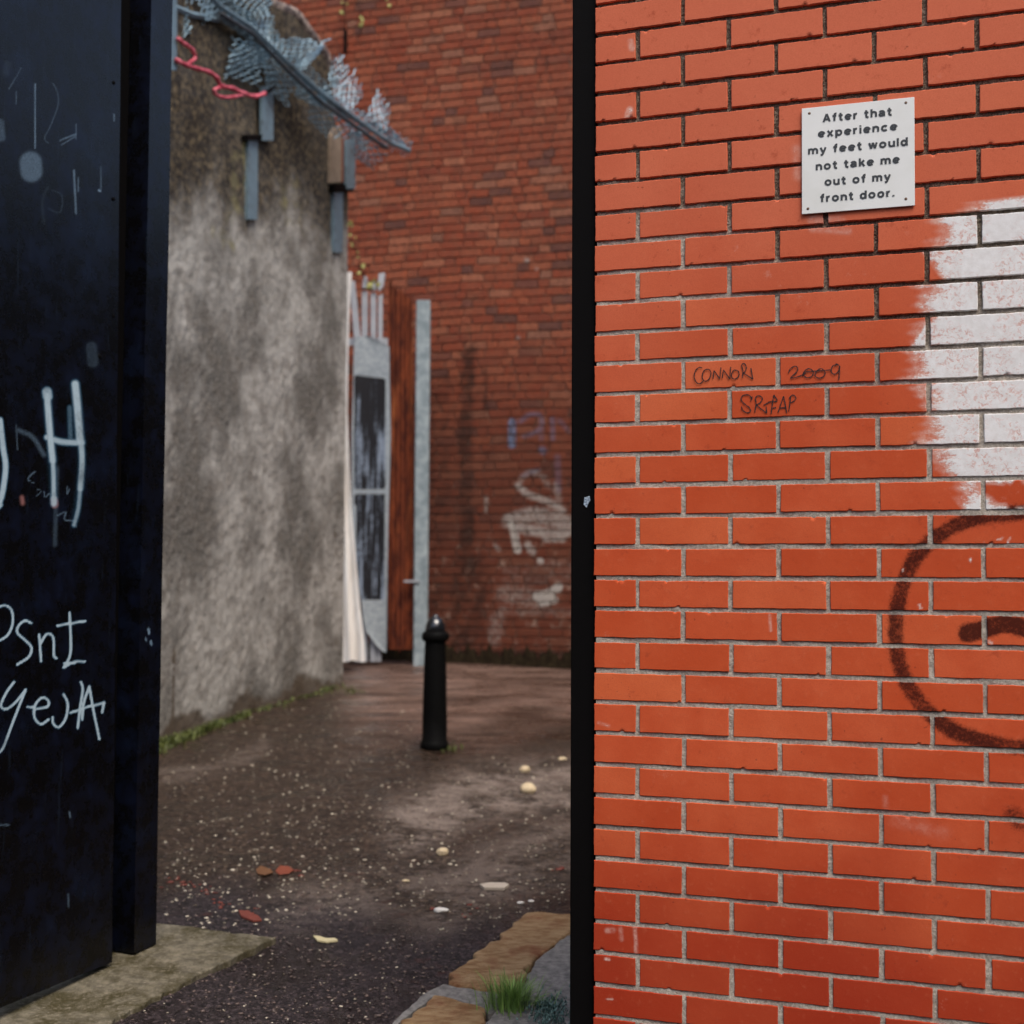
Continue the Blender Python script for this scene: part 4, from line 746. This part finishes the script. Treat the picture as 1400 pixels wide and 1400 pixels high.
mb = MB(); mb.lathe(bc, bp([(27, 155.5), (28, 158), (26, 164), (22, 169), (16, 173), (9, 175), (8, 177), (3, 178.5), (.1, 179)]), 32); mb.build('domed_cap', M_BCAP, bo, smooth=True)

# ================================================================== vegetation
def leafmat(nm, a, b):
    m = Mat(nm); g = m.t.nodes.new('ShaderNodeNewGeometry').outputs['Random Per Island']; mt = m.fin(m.mix(g, a, b), .5, .4); return mt
M_GRS = leafmat('grass_blade', (.07, .15, .03), (.26, .42, .10)); M_MOS = leafmat('moss_green', (.03, .045, .01), (.13, .15, .035)); M_CRP = leafmat('creeper_leaf', (.16, .15, .03), (.42, .40, .12))
def blade(mb, c, h, w, lean, az, n=5):
    d = np.array([math.cos(az), math.sin(az), 0]); s = np.array([-math.sin(az), math.cos(az), 0]); L = []; R = []
    for i in range(n+1):
        t = i/n; p = c+d*lean*t*t+np.array([0, 0, h*(t-.35*t*t*min(1, lean/h))]); ww = w*(1-t)**.7/2+.0002; L.append(p-s*ww); R.append(p+s*ww+np.array([0, 0, ww*.3]))
    mb.add(L+R, [(i, i+1, n+2+i, n+1+i) for i in range(n)])
mb = MB(); tc = onground(700, 1378, .015)
for _ in range(420):
    a = random.uniform(0, 6.28); r = abs(random.gauss(0, .036)); c = tc+np.array([math.cos(a)*r*1.4, math.sin(a)*r, 0]); h = random.uniform(.03, .12)
    blade(mb, c, h, random.uniform(.0022, .0042), random.uniform(.01, .075), a+random.uniform(-.6, .6))
tag(mb.build('grass_tuft', M_GRS, loc=tc), 'bright green grass tuft growing beside the ochre kerb stones', 'grass tuft')
mb = MB(); M_BLW = leafmat('bluish_weed', (.03, .075, .06), (.13, .22, .20))
for _ in range(620):
    q = onground(random.gauss(752, 14), random.gauss(1386, 11), .016)+np.array([0, 0, random.uniform(0, .016)]); a = random.uniform(0, 6.28)
    blade(mb, q, random.uniform(.006, .018), random.uniform(.004, .007), random.uniform(.004, .014), a, 3)
tag(mb.build('low_weed', M_BLW, loc=onground(752, 1384, .015)), 'low bluish green weed at the foot of the black steel post', 'weed', kind='stuff')
mb = MB()
for _ in range(1500):
    t = random.random()**1.3; px = 205+t*135; py = 1012-(px-218)*.30+abs(random.gauss(0, 7))*(1.1-t)+2
    c = gpt(px, py); blade(mb, c, random.uniform(.015, .06), random.uniform(.006, .012), random.uniform(.01, .05), random.uniform(0, 6.28), 3)
for _ in range(330):
    t = random.random(); px = 330+t*140; py = 1012-(px-218)*.30+abs(random.gauss(0, 2.5))-1
    c = gpt(px, py); blade(mb, c, random.uniform(.01, .035), random.uniform(.006, .012), random.uniform(.01, .03), random.uniform(0, 6.28), 3)
for (a, b, s) in ((612, 1021, 9), (447, 942, 7), (480, 945, 9), (700, 895, 9), (740, 897, 9), (660, 898, 12)):
    for _ in range(70):
        c = gpt(a+random.gauss(0, s), b+random.gauss(0, 2)); blade(mb, c, random.uniform(.01, .04), random.uniform(.006, .012), random.uniform(.01, .04), random.uniform(0, 6.28), 3)
tag(mb.build('grass', M_MOS), 'short moss and grass along the foot of the stained wall', 'grass', kind='stuff')
def creeper(name, label, stems, conv, nl, loc):
    t = thing(name, label, 'plant', loc); mb = MB()
    for s_ in stems: mb.tube(spline([conv(*p) for p in s_], 5), .004, 4)
    m_ = M_CRP; mb.build('stem', M_SOL, t); mb = MB()
    for s_ in stems:
        P = spline(s_, 6)
        for _ in range(nl):
            q = P[random.randrange(len(P))]; c = conv(q[0]+random.gauss(0, 3), q[1]+random.gauss(0, 2.5)); a = random.uniform(0, 6.28); L = random.uniform(.025, .055)
            d = np.array([math.cos(a), -.3, math.sin(a)])*L; s2 = np.array([-math.sin(a), .1, math.cos(a)])*L*.38
            mb.add([c, c+d*.5+s2, c+d, c+d*.5-s2, c+d*.5+np.array([0, -.006, 0])], [(0, 1, 4), (1, 2, 4), (2, 3, 4), (3, 0, 4)])
    mb.build('foliage', m_, t); return t
creeper('creeper', 'thin yellow-green creeper hanging down over the pale palisade bars', [[(476, 318), (486, 340), (492, 362), (486, 385)], [(492, 362), (497, 378), (505, 398)], [(505, 398), (515, 392), (521, 388)], [(474, 298), (478, 312), (480, 330)]], lambda x, y: at_e(x, y, -.1), 7, at_e(488, 350, -.1))
creeper('creeper', 'thin trailing weed growing high on the far brick wall at the top edge', [[(480, -20), (470, 5), (472, 30), (470, 50)], [(480, -10), (492, 12), (496, 30), (491, 46)], [(520, -15), (528, 2)]], lambda x, y: onplane(x, y, B0+.06*BN, BN), 5, onplane(482, 10, B0+.06*BN, BN))

# ================================================================== unseen light blockers, added to shade the alley and the gate reflections
m = Mat('added_shade_wall_render'); M_DR = m.fin(m.mix(m.ramp(m.noise(2, 5, .65), .35, .65), (.10, .085, .07), (.24, .21, .18)), .95, .2)
mb = MB(); mb.box((2.75, 2.6, 0), (.22, 0, 0), (0, 9.6, 0), (0, 0, 3.9)); t = mb.build('added_shade_wall', M_DR, loc=(2.75, 7.4, .3)); tag(t, 'unseen plain rendered wall added to shade the alley behind the orange brick wall', 'wall')  # unseen wall added to keep sky light out of alley and gate
mb = MB(); mb.box((2.70, 2.6, 3.902), (.32, 0, 0), (0, 9.6, 0), (0, 0, .07)); o = mb.build('coping', M_CAP, t) if '_w' in t else None  # coping for the added unseen wall
hs = thing('added_terrace_blocker', 'unseen long brick terrace added behind the camera to cut the sky fill', 'house', (0, -7.5, -.4))  # unseen terrace, added to lower the fill from behind the camera
m = Mat('added_terrace_brick'); M_TB = m.fin(m.mix(m.noise(3, 5, .7), (.10, .04, .03), (.22, .09, .06)), .9); m = Mat('added_terrace_slate'); M_SL = m.fin(m.mix(m.noise(9, 4), (.03, .03, .035), (.07, .07, .08)), .6); m = Mat('added_terrace_glass'); M_WG = m.fin((.02, .025, .03), .08, .5); m = Mat('added_terrace_sill_stone'); M_SS = m.fin((.3, .28, .25), .8)
mb = MB(); mb.box((-14, -13, -.8), (28, 0, 0), (0, 5.5, 0), (0, 0, 6.6)); mb.build('wall', M_TB, hs)  # wall of the added unseen terrace
mb = MB(); mb.prism([(-14.2, -13.3, 5.802), (-14.2, -7.2, 5.802), (-14.2, -10.2, 8.2)], (28.4, 0, 0)); mb.build('added_terrace_roof', M_SL, hs)
for i in range(7):
    for zz in (.5, 3.3):
        mb = MB(); mb.box((-12.4+i*3.8, -7.498, zz), (1.1, 0, 0), (0, .03, 0), (0, 0, 1.5)); mb.build('added_terrace_window', M_WG, hs)
        mb = MB(); mb.box((-12.5+i*3.8, -7.498, zz-.1), (1.3, 0, 0), (0, .12, 0), (0, 0, .095)); mb.build('added_terrace_sill', M_SS, hs)

# ================================================================== light
SUN_EL, SUN_AZ = math.radians(58), math.radians(155)     # azimuth from +Y clockwise: behind the camera, a little to its left
W = bpy.data.worlds.new('World'); sc.world = W; W.use_nodes = True; nt = W.node_tree; bg = nt.nodes['Background']
sky = nt.nodes.new('ShaderNodeTexSky'); sky.sky_type = 'NISHITA'; sky.sun_disc = False; sky.sun_elevation = SUN_EL; sky.sun_rotation = SUN_AZ; sky.air_density = 1.0; sky.dust_density = 4.0; sky.ozone_density = .6
nt.links.new(sky.outputs[0], bg.inputs[0]); bg.inputs[1].default_value = .14
sd = bpy.data.lights.new('sun', 'SUN'); so = bpy.data.objects.new('sun', sd); COL.objects.link(so); sd.energy = 1.5; sd.angle = math.radians(30); sd.color = (1, .96, .9)
dirv = Vector((math.sin(SUN_AZ)*math.cos(SUN_EL), math.cos(SUN_AZ)*math.cos(SUN_EL), math.sin(SUN_EL))); so.rotation_euler = dirv.to_track_quat('Z', 'Y').to_euler()
for o in bpy.data.objects:
    if '_w' in o: del o['_w']
sc.view_settings.view_transform = 'Standard'; sc.view_settings.look = 'None'; sc.view_settings.exposure = 0.62; sc.view_settings.gamma = 1
sc.render.engine = 'CYCLES'; sc.render.resolution_x = 1024; sc.render.resolution_y = 1024
